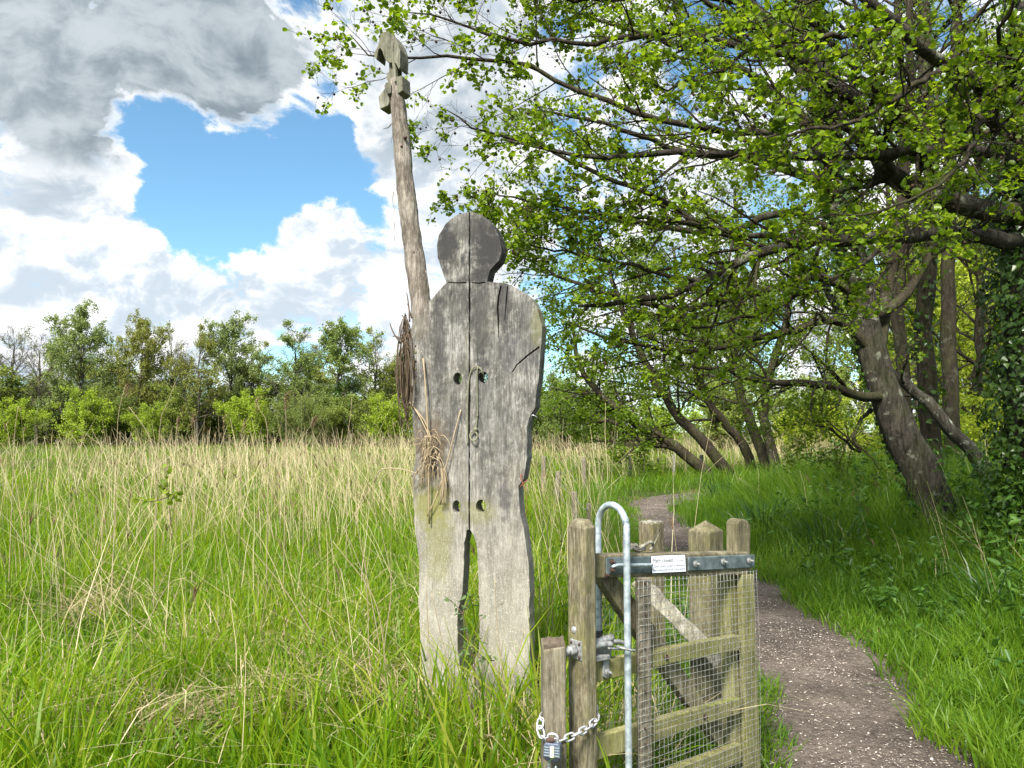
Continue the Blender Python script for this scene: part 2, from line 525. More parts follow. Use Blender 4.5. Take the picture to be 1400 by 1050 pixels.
M['reed'] = leaf_mat('dry_reed', [(0.26, 0.205, 0.11), (0.38, 0.315, 0.18), (0.48, 0.41, 0.25), (0.57, 0.51, 0.35)], 0.25, 0.6, 0.2, 1.1)
M['plume'] = leaf_mat('reed_plume', [(0.13, 0.085, 0.055), (0.24, 0.17, 0.11)], 0.3, 0.8, 0.1, 1.1)
M['weed'] = leaf_mat('broad_weed', [(0.028, 0.078, 0.012), (0.055, 0.128, 0.018), (0.10, 0.19, 0.028)], 0.38, 0.45, 0.35)
M['cone'] = plain_mat('alder_cone', (0.018, 0.012, 0.008), (0.06, 0.04, 0.028), 0.9, 60, 0.1)
# ------------------------------------------------------------------ ground and path
PATH = smooth_path([(1.15, -3.0, 0), (1.35, 1.0, 0), (1.70, 3.5, 0), (2.0, 5.2, 0), (2.18, 7.2, 0), (2.24, 8.4, 0), (2.42, 11.6, 0), (2.72, 14.5, 0), (3.15, 17.0, 0), (4.2, 18.8, 0), (6.2, 20.0, 0), (10, 21.4, 0), (17, 23, 0)], 150)[:, :2]


def path_dist(x, y):
    """distance to the path's middle line and the side (+ right of it)"""
    x = np.asarray(x, float).ravel()
    y = np.asarray(y, float).ravel()
    out = np.empty(len(x))
    side = np.empty(len(x))
    for a in range(0, len(x), 20000):
        dx = x[a:a + 20000, None] - PATH[None, :, 0]
        dy = y[a:a + 20000, None] - PATH[None, :, 1]
        d2 = dx * dx + dy * dy
        i = d2.argmin(1)
        k = np.arange(len(i))
        out[a:a + 20000] = np.sqrt(d2[k, i])
        i2 = np.clip(i, 0, len(PATH) - 2)
        t = PATH[i2 + 1] - PATH[i2]
        side[a:a + 20000] = np.sign(t[:, 1] * dx[k, i] - t[:, 0] * dy[k, i])
    return out, side


def sstep(x):
    x = np.clip(x, 0, 1)
    return x * x * (3 - 2 * x)


_ph = rng.uniform(0, 6.28, 8)


def vnoise(x, y, s=1.0):
    """cheap smooth noise about -1..1"""
    x = np.asarray(x) * s
    y = np.asarray(y) * s
    return (np.sin(x * 1.1 + _ph[0] + 1.3 * np.sin(y * 0.9 + _ph[1])) + np.sin(y * 1.3 + _ph[2] + 1.1 * np.sin(x * 1.7 + _ph[3])) + 0.6 * np.sin(x * 2.9 + y * 2.3 + _ph[4]) + 0.5 * np.sin(x * 4.7 - y * 3.9 + _ph[5])) / 2.6


def gz(x, y, pd=None):
    x = np.asarray(x, float)
    y = np.asarray(y, float)
    sh = x.shape
    if pd is None:
        pd = path_dist(x, y)
    d, s = pd[0].reshape(sh), pd[1].reshape(sh)
    far = sstep((d - 0.55) / 1.2)
    z = 0.045 * vnoise(x, y, 0.8) * far
    z += 0.035 * sstep((d - 0.42) / 0.25) - 0.03
    z += np.where(s > 0, 0.42 * sstep((d - 0.8) / 5.0), 0.0)
    return z


def build_ground():
    a = np.concatenate([-np.geomspace(900, 14, 26), np.linspace(-13, 13, 131), np.geomspace(14, 900, 26)])
    b = np.concatenate([-np.geomspace(900, 6, 14), np.linspace(-5, 30, 176), np.geomspace(31, 1500, 34)])
    X, Y = np.meshgrid(a, b)
    Z = gz(X, Y)
    Z = np.where(np.hypot(X, Y) > 60, Z * 0.4, Z)
    V = np.stack([X, Y, Z], -1).reshape(-1, 3)
    n, m = len(b), len(a)
    i = np.arange(n * m).reshape(n, m)
    F = np.stack([i[:-1, :-1], i[:-1, 1:], i[1:, 1:], i[1:, :-1]], -1).reshape(-1, 4)

    def mat(T, bs, o):
        tc = T.n('ShaderNodeTexCoord').outputs['Object']
        n1 = T.noise(tc, 0.5, 6.0, 0.6)
        n2 = T.noise(tc, 14.0, 6.0, 0.7)
        col = T.mix(T.mapr(n2, 0.35, 0.7), (0.022, 0.034, 0.008), (0.060, 0.085, 0.018))
        straw = T.mix(n2, (0.10, 0.075, 0.035), (0.26, 0.20, 0.10))
        col = T.mix(T.mapr(T.math('ADD', n1, T.math('MULTIPLY', n2, 0.5)), 0.72, 1.0), col, straw)
        T.set(bs, 'Base Color', col)
        T.set(bs, 'Roughness', 0.95)
        T.set(bs, 'Specular IOR Level', 0.1)
        bump(T, bs, n2, 0.8, 0.05)
    o = obj_np('ground', V, [F], principled('meadow_soil', mat), smooth=True)
    tag(o, kind='structure')


def build_path():
    t = np.gradient(PATH, axis=0)
    t /= np.linalg.norm(t, axis=1, keepdims=True)
    nrm = np.stack([t[:, 1], -t[:, 0]], 1)
    n, m = len(PATH), 25
    w = np.linspace(-0.72, 0.72, m)
    pts = PATH[:, None, :] + nrm[:, None, :] * w[None, :, None]
    X, Y = pts[..., 0], pts[..., 1]
    Z = gz(X, Y) + 0.004
    edge = np.abs(w)[None, :] > 0.5
    bumpz = 0.010 * vnoise(X, Y, 3.1) + 0.006 * vnoise(X + 3, Y, 8.0)
    Z = np.where(edge, Z - 0.012 * (np.abs(w)[None, :] - 0.5) / 0.22 * 2, Z + 0.016 + bumpz * 0.7)
    V = np.stack([X, Y, Z], -1).reshape(-1, 3)
    i = np.arange(n * m).reshape(n, m)
    F = np.stack([i[:-1, :-1], i[:-1, 1:], i[1:, 1:], i[1:, :-1]], -1).reshape(-1, 4)

    def mat(T, bs, o):
        tc = T.n('ShaderNodeTexCoord').outputs['Object']
        n1 = T.noise(tc, 1.4, 4.0, 0.6)
        n2 = T.noise(tc, 26.0, 7.0, 0.72)
        n3 = T.noise(tc, 95.0, 4.0, 0.6)
        f = T.math('ADD', T.math('MULTIPLY', n2, 0.6), T.math('MULTIPLY', n1, 0.7))
        col = T.ramp(T.mapr(f, 0.50, 0.84, smooth=False), [(0, (0.042, 0.034, 0.028)), (0.5, (0.108, 0.088, 0.074)), (1, (0.21, 0.176, 0.150))])
        col = T.mix(T.mapr(n3, 0.57, 0.66), col, (0.20, 0.168, 0.142))
        T.set(bs, 'Base Color', col)
        T.set(bs, 'Roughness', 0.95)
        T.set(bs, 'Specular IOR Level', 0.15)
        bump(T, bs, T.math('ADD', n2, T.math('MULTIPLY', n3, 0.5)), 0.9, 0.03)
    o = obj_np('path', V, [F], principled('trodden_bark_path', mat), smooth=True)
    tag(o, kind='structure')
    # pale chips of bark trodden into the path
    N = 90000
    k = (rng.uniform(0.12, 1, N) ** 1.5 * 118).astype(int) + 4
    k = np.clip(k, 0, len(PATH) - 2)
    c = PATH[k] + (PATH[k + 1] - PATH[k]) * rng.uniform(0, 1, (N, 1)) + nrm[k] * (rng.normal(0, 0.24, (N, 1)) + rng.uniform(-0.2, 0.2, (N, 1)))
    keep = vnoise(c[:, 0], c[:, 1], 2.2) + 0.8 * vnoise(c[:, 0], c[:, 1], 6.0) + rng.normal(0, 0.7, N) > -0.35
    c = c[keep]
    N = len(c)
    L = rng.uniform(0.0019, 0.0058, N) * rng.choice([0.7, 1, 1.5], N)
    W = L * rng.uniform(0.3, 0.75, N)
    th = rng.uniform(0, 6.28, N)
    tl = rng.normal(0, 0.18, (N, 2))
    z = gz(c[:, 0], c[:, 1]) + 0.018 + rng.uniform(0.003, 0.014, N)
    cx, sx = np.cos(th), np.sin(th)
    q = []
    for a, b in ((-1, -1), (1, -0.6), (1, 1), (-0.8, 0.8)):
        lx, ly = a * L, b * W
        q.append(np.stack([c[:, 0] + lx * cx - ly * sx, c[:, 1] + lx * sx + ly * cx, z + lx * tl[:, 0] + ly * tl[:, 1]], -1))
    V = np.stack(q, 1).reshape(-1, 3)
    F = np.arange(N * 4).reshape(N, 4)
    mchip = leaf_mat('bark_chip', [(0.07, 0.053, 0.042), (0.17, 0.14, 0.118), (0.34, 0.295, 0.255), (0.58, 0.52, 0.46)], 0.0, 0.8, 0.2)
    o = obj_np('bark_chips', V, [F], mchip, attrs={'rnd': np.repeat(rng.uniform(0, 1, N), 4)})
    tag(o, 'pale bark chips scattered along the trodden path', 'bark chips', kind='stuff')


build_ground()
build_path()
# ------------------------------------------------------------------ leaves
def unit(v):
    return v / (np.linalg.norm(v, axis=-1, keepdims=True) + 1e-9)


LEAF_ROUND = (np.array([(0, 0, 0), (-.30, .18, .10), (-.45, .55, .17), (-.26, .90, .04), (0, .97, -.10), (.26, .90, .06), (.45, .55, .15), (.30, .18, .11)]), [np.array([(0, 4, 3, 2, 1), (0, 7, 6, 5, 4)])])
LEAF_DIAMOND = (np.array([(0, 0, 0), (-.36, .45, .06), (0, 1, -.04), (.36, .45, .06)]), [np.array([(0, 3, 2, 1)])])
LEAF_LONG = (np.array([(0, 0, 0), (-.20, .30, .06), (-.15, .68, .04), (0, 1, -.10), (.15, .68, .04), (.20, .30, .06)]), [np.array([(0, 3, 2, 1), (0, 5, 4, 3)])])
LEAF_IVY = (np.array([(0, 0, 0), (-.5, .12, .04), (-.28, .5, .08), (0, 1, -.03), (.28, .5, .08), (.5, .12, .04)]), [np.array([(0, 3, 2, 1), (0, 5, 4, 3)])])


def leaves(pos, size, tmpl, up=0.8, spread=0.7, facing=None, hang=0.0):
    """leaf meshes at pos (N,3) -> verts, faces, rnd"""
    N = len(pos)
    tv, tf = tmpl
    n = rng.normal(0, spread, (N, 3)) + np.array([0, 0, up])
    if facing is not None:
        n = facing + rng.normal(0, spread, (N, 3))
    n = unit(n)
    d = rng.normal(0, 1, (N, 3)) + np.array([0, 0, -hang])
    d = unit(d - n * (d * n).sum(1, keepdims=True))
    s = np.cross(d, n)
    size = np.broadcast_to(np.asarray(size, float), (N,))[:, None, None]
    V = pos[:, None, :] + size * (tv[None, :, 0:1] * s[:, None, :] + tv[None, :, 1:2] * d[:, None, :] + tv[None, :, 2:3] * n[:, None, :])
    k = len(tv)
    F = [(np.arange(N)[:, None, None] * k + f[None]).reshape(-1, f.shape[1]) for f in tf]
    rnd = np.repeat(np.clip(rng.beta(2.0, 2.0, N), 0, 1), k)
    return V.reshape(-1, 3), F, rnd


def leaf_obj(name, batches, mat, parent):
    v, f = join([(b[0], b[1]) for b in batches])
    r = np.concatenate([b[2] for b in batches])
    return obj_np(name, v, f, mat, parent, attrs={'rnd': r})


# ------------------------------------------------------------------ branching
def spawn(P, Rr, n, tmin, ang, lenr, K=6, bias=(0, 0, 0), wig=0.18, rad=0.55, droop=0.0, tmax=1.0, lmin=0.0, taper=0.28, lmax=99.0, env=None):
    Mn, Kp, _ = P.shape
    idx = np.repeat(np.arange(Mn), n)
    N = len(idx)
    t = rng.uniform(tmin, tmax, N)
    f = t * (Kp - 1)
    i = np.clip(f.astype(int), 0, Kp - 2)
    fr = (f - i)[:, None]
    p0 = P[idx, i] * (1 - fr) + P[idx, i + 1] * fr
    tan = unit(P[idx, i + 1] - P[idx, i])
    r0 = (Rr[idx, i] * (1 - fr[:, 0]) + Rr[idx, i + 1] * fr[:, 0]) * rad * rng.uniform(0.75, 1.1, N)
    plen = np.linalg.norm(np.diff(P, axis=1), axis=2).sum(1)[idx]
    L = np.clip(plen * lenr * rng.uniform(0.55, 1.3, N) * (1.15 - 0.55 * t), lmin, lmax)
    if env is not None:
        L = env(t) * rng.uniform(.7, 1.15, N)
    perp = unit(np.cross(tan, rng.normal(0, 1, (N, 3))))
    a = R(1) * rng.normal(ang, ang * 0.25, N)[:, None]
    d = unit(tan * np.cos(a) + perp * np.sin(a) + np.array(bias))
    steps = np.repeat(d[:, None, :], K - 1, 1) + np.cumsum(rng.normal(0, wig, (N, K - 1, 3)), 1)
    steps[..., 2] -= droop * np.arange(K - 1)[None, :] / K
    steps = unit(steps) * (L / (K - 1))[:, None, None]
    Q = np.concatenate([p0[:, None, :], p0[:, None, :] + np.cumsum(steps, 1)], 1)
    rr = np.maximum(r0[:, None] * np.linspace(1, taper, K)[None, :], 0.0012)
    return Q, rr


def on_twigs(P, n, tmin=0.15, jitter=0.02):
    Mn, K, _ = P.shape
    idx = np.repeat(np.arange(Mn), n)
    t = rng.uniform(tmin, 1.0, len(idx)) * (K - 1)
    i = np.clip(t.astype(int), 0, K - 2)
    fr = (t - i)[:, None]
    return P[idx, i] * (1 - fr) + P[idx, i + 1] * fr + rng.normal(0, jitter, (len(idx), 3))


def limb(pts, r0, r1, K=22, rough=0.012):
    P = smooth_path(pts, K)
    P[1:] += rng.normal(0, rough, (K - 1, 3))
    return P, np.linspace(1, 0, K) ** 0.8 * (r0 - r1) + r1


def pxlimb(pts, r0, r1, K=22, rough=0.012):
    return limb([at(*p) for p in pts], r0, r1, K, rough)


def stack(limbs, K=22):
    return np.stack([l[0] for l in limbs]), np.stack([l[1] for l in limbs])


def surface_points(P, Rr, n, t0=0.0, t1=1.0, out=(0.01, 0.06), arc=None):
    """points on and just off the surface of a trunk -> pos, normals"""
    K = len(P)
    T, A, B = frames(P[None])
    t = rng.uniform(t0, t1, n) * (K - 1)
    i = np.clip(t.astype(int), 0, K - 2)
    fr = (t - i)[:, None]
    th = rng.uniform(0, 2 * PI, n) if arc is None else rng.normal(arc[0], arc[1], n)
    nrm = np.cos(th)[:, None] * A[0][i] + np.sin(th)[:, None] * B[0][i]
    rad = (Rr[i] * (1 - fr[:, 0]) + Rr[i + 1] * fr[:, 0])[:, None]
    p = P[i] * (1 - fr) + P[i + 1] * fr + nrm * (rad + rng.uniform(out[0], out[1], (n, 1)))
    return p, nrm


def to_local(arr, origin):
    return arr - np.array(origin)[None]


def tree_obj(name, origin, wood, crown, bark, leafm, label, cat='tree', group=None, extra=()):
    """wood: [(part name, [(P, R, sides, lump)...])]; crown: leaf batches; all in world coordinates"""
    root = empty(name, origin, label=label, cat=cat, group=group)
    o3 = np.array(origin)
    for pname, batches, bm_ in wood:
        v, f = join([tubes(np.asarray(P) - o3, Rr, S, lump) for P, Rr, S, lump in batches])
        obj_np(pname, v, f, bm_ or bark, root, smooth=True)
    if crown:
        leaf_obj('crown', [(b[0] - o3, b[1], b[2]) for b in crown], leafm, root)
    for pname, batches, mat in extra:
        leaf_obj(pname, [(b[0] - o3, b[1], b[2]) for b in batches], mat, root)
    return root


def cones(P, n, size=0.012):
    """little woody alder cones hanging in the twigs (octahedra)"""
    c = on_twigs(P, n, 0.3, 0.015) - np.array([0, 0, 0.012])
    t = np.array([(1, 0, 0), (0, 1, 0), (-1, 0, 0), (0, -1, 0), (0, 0, 1.3), (0, 0, -1.3)]) * size
    f = np.array([(0, 1, 4), (1, 2, 4), (2, 3, 4), (3, 0, 4), (1, 0, 5), (2, 1, 5), (3, 2, 5), (0, 3, 5)])
    N = len(c)
    s = rng.uniform(0.6, 1.1, N)[:, None, None]
    V = c[:, None, :] + t[None] * s
    return V.reshape(-1, 3), [(np.arange(N)[:, None, None] * 6 + f[None]).reshape(-1, 3)], np.full(N * 6, 0.5)


# ------------------------------------------------------------------ the ivy-clad tree at the edge whose limbs reach across the path
def build_overhang():
    D = 7.2
    trunk = pxlimb([(1432, 840, D), (1424, 700, D), (1412, 520, D), (1408, 330, D), (1410, 150, D + .1), (1412, -60, D + .2), (1400, -420, D + .3)], 0.27, 0.10, 30, 0.015)
    big = [
        pxlimb([(1408, 292, D), (1350, 288, 6.8), (1293, 274, 6.6), (1229, 250, 6.4), (1197, 200, 6.2), (1169, 140, 6.1), (1126, 107, 6.0), (1074, 60, 6.0), (1023, 4, 6.1), (960, -90, 6.3)], 0.105, 0.035),
        pxlimb([(1408, 332, D), (1314, 321, 6.6), (1241, 323, 6.3), (1170, 326, 6.1), (1100, 330, 6.0), (1040, 345, 5.9), (960, 388, 5.8), (880, 408, 5.8), (790, 420, 5.8)], 0.085, 0.012),
        pxlimb([(1408, 190, D), (1357, 165, 6.2), (1346, 124, 5.6), (1293, 86, 5.1), (1228, 43, 4.9), (1175, -10, 4.8), (1100, -80, 4.8)], 0.075, 0.022),
        pxlimb([(1408, 215, D), (1300, 203, 6.4), (1207, 212, 6.0), (1078, 212, 5.7), (930, 207, 5.5), (800, 214, 5.4), (690, 190, 5.3)], 0.06, 0.008),
    ]
    sec = [
        pxlimb([(1169, 140, 6.1), (1080, 175, 5.9), (980, 178, 5.7), (880, 155, 5.6), (800, 127, 5.6), (714, 90, 5.6), (640, 78, 5.6), (555, 82, 5.6), (500, 74, 5.6), (478, 48, 5.6)], 0.032, 0.004),
        pxlimb([(1100, 82, 6.0), (1000, 60, 5.8), (900, 45, 5.6), (800, 60, 5.5), (700, 52, 5.5), (620, 30, 5.5), (560, 20, 5.5)], 0.030, 0.004),
        pxlimb([(1040, 345, 5.9), (960, 305, 5.8), (880, 262, 5.7), (800, 230, 5.6), (714, 191, 5.6), (650, 176, 5.6), (607, 150, 5.6)], 0.026, 0.004),
        pxlimb([(1100, 330, 6.0), (1000, 318, 5.8), (900, 300, 5.7), (800, 290, 5.7), (720, 275, 5.7), (660, 262, 5.7)], 0.026, 0.004),
        pxlimb([(960, 388, 5.8), (880, 368, 5.7), (800, 350, 5.6), (740, 338, 5.6), (690, 325, 5.6)], 0.018, 0.004),
        pxlimb([(1023, 4, 6.1), (930, -10, 6.0), (830, 0, 5.8), (740, -10, 5.7), (660, -30, 5.7)], 0.028, 0.005),
        pxlimb([(1228, 43, 4.9), (1130, 50, 4.6), (1030, 70, 4.4), (950, 110, 4.3), (890, 118, 4.3)], 0.022, 0.004),
        pxlimb([(1293, 86, 5.1), (1230, 130, 4.7), (1150, 170, 4.4), (1060, 190, 4.2), (990, 220, 4.2)], 0.022, 0.004),
        pxlimb([(1357, 165, 6.2), (1380, 100, 5.2), (1370, 40, 4.6), (1400, -30, 4.4)], 0.03, 0.008),
        pxlimb([(1346, 124, 5.6), (1330, 200, 4.9), (1270, 260, 4.5), (1190, 290, 4.4), (1110, 300, 4.4)], 0.022, 0.004),
        pxlimb([(1388, 250, D), (1440, 200, 6.0), (1500, 120, 5.2), (1480, 20, 4.6)], 0.05, 0.015),
        pxlimb([(1241, 323, 6.3), (1160, 370, 6.0), (1080, 410, 5.9), (1000, 440, 5.8), (920, 450, 5.8), (850, 470, 5.8)], 0.022, 0.004),
        pxlimb([(1300, 203, 6.4), (1230, 160, 6.0), (1180, 110, 5.7), (1110, 30, 5.5), (1060, -50, 5.4)], 0.03, 0.008),
    ]
    P, Q = stack(big)
    P2, Q2 = stack(sec)
    upT = spawn(trunk[0][None, 18:], trunk[1][None, 18:], 10, 0.1, 60, 0.75, 12, (-.15, -.1, .1), 0.10, 0.4)
    all1 = (np.concatenate([P, P2]), np.concatenate([Q, Q2]))
    c1 = spawn(all1[0], all1[1], 19, 0.24, 42, 0.24, 9, (-.04, -.04, 0.02), 0.13, 0.42, 0.10, lmin=.4, lmax=.85)
    c1u = spawn(upT[0], upT[1], 10, 0.2, 45, 0.4, 9, (-.2, 0, .0), 0.13, 0.45, lmin=.5, lmax=1.4)
    c1 = (np.concatenate([c1[0], c1u[0]]), np.concatenate([c1[1], c1u[1]]))
    c2 = spawn(c1[0], c1[1], 7, 0.18, 40, 0.45, 6, (-.05, 0, .04), 0.2, 0.55, 0.15, lmin=.15, lmax=.55)
    c3 = spawn(c2[0], c2[1], 4, 0.2, 42, 0.5, 4, (0, 0, .05), 0.2, 0.6, lmin=.07, lmax=.2)
    # leaves sit in loose sprays: some shoots carry many, many are still bare
    full2 = rng.random(len(c2[0])) < 0.62
    full3 = np.repeat(full2, 4) & (rng.random(len(c3[0])) < 0.8)
    lp = np.concatenate([on_twigs(c2[0][full2], 4, 0.4, 0.02), on_twigs(c3[0][full3], 5, 0.25, 0.014)])
    size = rng.uniform(0.016, 0.050, len(lp)) * rng.choice([.8, 1, 1.15], len(lp))
    crown = [leaves(lp, size, LEAF_ROUND, 0.75, 0.6, hang=0.2)]
    b0, b1 = surface_points(*trunk, 9000, 0.0, 0.47, (0.0, 0.22)), surface_points(*trunk, 5200, 0.4, 1.0, (0.0, 0.14))
    ivy = [leaves(b0[0], rng.uniform(.03, .068, 9000), LEAF_IVY, facing=b0[1] * 1.0 + np.array([0, 0, .35]), spread=.45, hang=1.5),
           leaves(b1[0], rng.uniform(.03, .062, 5200), LEAF_IVY, facing=b1[1] * 1.0 + np.array([0, 0, .35]), spread=.45, hang=1.5)]
    root = at(1432, 840, D)
    wood = [('trunk', [(trunk[0][None], trunk[1][None], 14, 0.10)], None)]
    for l in big:
        wood.append(('limb', [(l[0][None], l[1][None], 9, 0.06)], None))
    wood.append(('branches', [(P2, Q2, 6, 0.03), (upT[0], upT[1], 6, 0.03), (c1[0], c1[1], 4, 0), (c2[0], c2[1], 3, 0), (c3[0], c3[1], 3, 0)], M['bark_dark']))
    tree_obj('overhanging_tree', (root.x, root.y, gz(np.array([root.x]), np.array([root.y]))[0]), wood, crown, M['bark'], M['fresh_leaf'],
             'ivy-clad tree at the edge whose leafy limbs reach out across the path', extra=[('ivy', ivy, M['ivy_leaf']), ('cones', [cones(c2[0], 1)], M['cone'])])


def build_leaning():
    D = 9.3
    trunk = pxlimb([(1300, 800, D), (1268, 672, D), (1232, 590, D), (1205, 520, D), (1186, 450, D), (1172, 380, D), (1158, 320, D), (1140, 220, D + .2), (1118, 100, D + .4), (1090, -60, D + .6), (1060, -260, D + .8)], 0.34, 0.09, 30, 0.014)
    trunk[1][:] *= 0.60
    trunk[1][:8] *= np.linspace(1.45, 1.0, 8)
    big = [
        pxlimb([(1215, 545, D), (1170, 540, D - .3), (1120, 525, D - .6), (1050, 521, D - .9), (985, 505, D - 1.1), (930, 500, D - 1.2)], 0.065, 0.010),
        pxlimb([(1196, 490, D), (1150, 440, D - .2), (1080, 450, D - .6), (960, 478, D - 1.0), (860, 470, D - 1.2), (775, 442, D - 1.3)], 0.06, 0.009),
        pxlimb([(1178, 410, D), (1120, 380, D - .3), (1040, 400, D - .7), (930, 420, D - 1.0), (810, 395, D - 1.2), (715, 352, D - 1.3)], 0.06, 0.009),
        pxlimb([(1160, 330, D), (1080, 290, D - .4), (980, 320, D - .8), (860, 300, D - 1.2), (720, 295, D - 1.4)], 0.055, 0.009),
        pxlimb([(1150, 270, D), (1060, 220, D - .4), (950, 210, D - .8), (830, 170, D - 1.2), (730, 150, D - 1.4)], 0.055, 0.009),
        pxlimb([(1185, 440, D), (1240, 400, D + .2), (1280, 330, D + .4), (1330, 240, D + .5), (1400, 150, D + .6)], 0.07, 0.02),
        pxlimb([(1200, 500, D), (1210, 420, D + .3), (1225, 330, D + .5), (1240, 200, D + .7), (1245, 60, D + .8), (1240, -100, D + .9)], 0.09, 0.03),
        pxlimb([(1145, 240, D), (1080, 140, D - .2), (980, 80, D - .5), (860, 40, D - .8), (760, 10, D - 1)], 0.06, 0.01),
        pxlimb([(1125, 140, D), (1060, 60, D), (960, 0, D - .3), (850, -60, D - .5)], 0.06, 0.01),
        pxlimb([(1190, 560, D), (1165, 600, D - .2), (1175, 620, D - .3), (1130, 585, D - .5), (1080, 578, D - .6)], 0.025, 0.005),
    ]
    P, Q = stack(big)
    c1 = spawn(P, Q, 22, 0.18, 42, 0.27, 8, (-.10, 0, -.02), 0.13, 0.42, 0.22, lmin=.6, lmax=1.5)
    up = spawn(trunk[0][None, 12:], trunk[1][None, 12:], 14, 0.0, 60, 0.5, 8, (-.2, 0, .0), 0.12, 0.35, lmin=.9)
    c1 = (np.concatenate([c1[0], up[0]]), np.concatenate([c1[1], up[1]]))
    c2 = spawn(c1[0], c1[1], 7, 0.18, 42, 0.42, 5, (0, 0, .03), 0.2, 0.5, 0.1, lmin=.2, lmax=.7)
    c3 = spawn(c2[0], c2[1], 3, 0.2, 42, 0.5, 4, (0, 0, .04), 0.2, 0.55, lmin=.1, lmax=.28)
    full2 = rng.random(len(c2[0])) < 0.8
    full3 = np.repeat(full2, 3) & (rng.random(len(c3[0])) < 0.85)
    lp = np.concatenate([on_twigs(c2[0][full2], 4, 0.3, 0.03), on_twigs(c3[0][full3], 5, 0.25, 0.025)])
    crown = [leaves(lp, rng.uniform(0.026, 0.056, len(lp)), LEAF_DIAMOND, 0.7, 0.6)]
    i0 = surface_points(*trunk, 1500, 0.05, 0.62, (0.0, 0.05), arc=(0.3, 0.55))
    i1 = surface_points(*trunk, 2600, 0.36, 0.72, (0.0, 0.13))
    ivy = [leaves(p, rng.uniform(.035, .07, len(p)), LEAF_IVY, facing=n + np.array([0, 0, .3]), spread=.45, hang=1.5) for p, n in (i0, i1)]
    wood = [('trunk', [(trunk[0][None], trunk[1][None], 18, 0.09)], M['bark'])]
    for l in big:
        wood.append(('limb', [(l[0][None], l[1][None], 7, 0.05)], None))
    wood.append(('branches', [(c1[0], c1[1], 4, 0), (c2[0], c2[1], 3, 0), (c3[0], c3[1], 3, 0)], M['bark_dark']))
    r = at(1300, 800, D)
    tree_obj('leaning_tree', (r.x, r.y, 0.2), wood, crown, M['bark_dark'], M['shade_leaf'], 'thick grey-brown trunk leaning over the verge with ivy along its back', extra=[('ivy', ivy, M['ivy_leaf'])])
    # a slim lichened stem slanting behind it
    D2 = 10.4
    st = pxlimb([(1372, 720, D2), (1345, 640, D2), (1300, 590, D2), (1262, 545, D2), (1232, 525, D2), (1195, 490, D2), (1150, 430, D2), (1110, 350, D2)], 0.105, 0.035, 24, 0.014)
    b1 = spawn(st[0][None], st[1][None], 12, 0.45, 45, 0.35, 8, (-.1, 0, .15), 0.14, 0.35)
    b2 = spawn(b1[0], b1[1], 6, 0.2, 42, 0.4, 5, lmin=.2)
    lp = on_twigs(b2[0], 8, 0.2, 0.04)
    r = at(1372, 720, D2)
    tree_obj('slanting_tree', (r.x, r.y, 0.25), [('trunk', [(st[0][None], st[1][None], 12, 0.12)], None), ('branches', [(b1[0], b1[1], 4, 0), (b2[0], b2[1], 3, 0)], M['bark_dark'])],
             [leaves(lp, rng.uniform(.04, .07, len(lp)), LEAF_DIAMOND)], M['bark_grey'], M['shade_leaf'], 'slim pale lichened stem slanting low behind the thick leaning trunk')


def wood_tree(name, label, tpts, r0, r1, nb, leafm, bark='bark_dark', leaf=(.06, .10), spread=0.45, leafn=7, bias=(0, 0, .1), group=None, tmin=.35, ivyn=0):
    tr = pxlimb(tpts, r0, r1, 22, 0.02)
    b1 = spawn(tr[0][None], tr[1][None], nb, tmin, 55, spread, 9, bias, 0.12, 0.4, lmin=.8)
    b2 = spawn(b1[0], b1[1], 7, 0.15, 45, 0.42, 6, (0, 0, .03), 0.18, 0.5, lmin=.3)
    b3 = spawn(b2[0], b2[1], 4, 0.15, 45, 0.42, 4, (0, 0, 0), 0.2, 0.5, lmin=.15)
    lp = on_twigs(b3[0], leafn, 0.15, 0.06)
    r = at(*tpts[0])
    ex = []
    if ivyn:
        p, n = surface_points(*tr, ivyn, 0.0, 0.7, (0, .12))
        ex = [('ivy', [leaves(p, rng.uniform(.05, .10, ivyn), LEAF_IVY, facing=n, spread=.5, hang=1.5)], M['ivy_leaf'])]
    tree_obj(name, (r.x, r.y, 0.0), [('trunk', [(tr[0][None], tr[1][None], 10, 0.08)], None), ('branches', [(b1[0], b1[1], 5, 0), (b2[0], b2[1], 3, 0), (b3[0], b3[1], 3, 0)], M['bark_dark'])],
             [leaves(lp, rng.uniform(leaf[0], leaf[1], len(lp)), LEAF_DIAMOND, .6, .7)], M[bark], M[leafm], label, group=group, extra=ex)


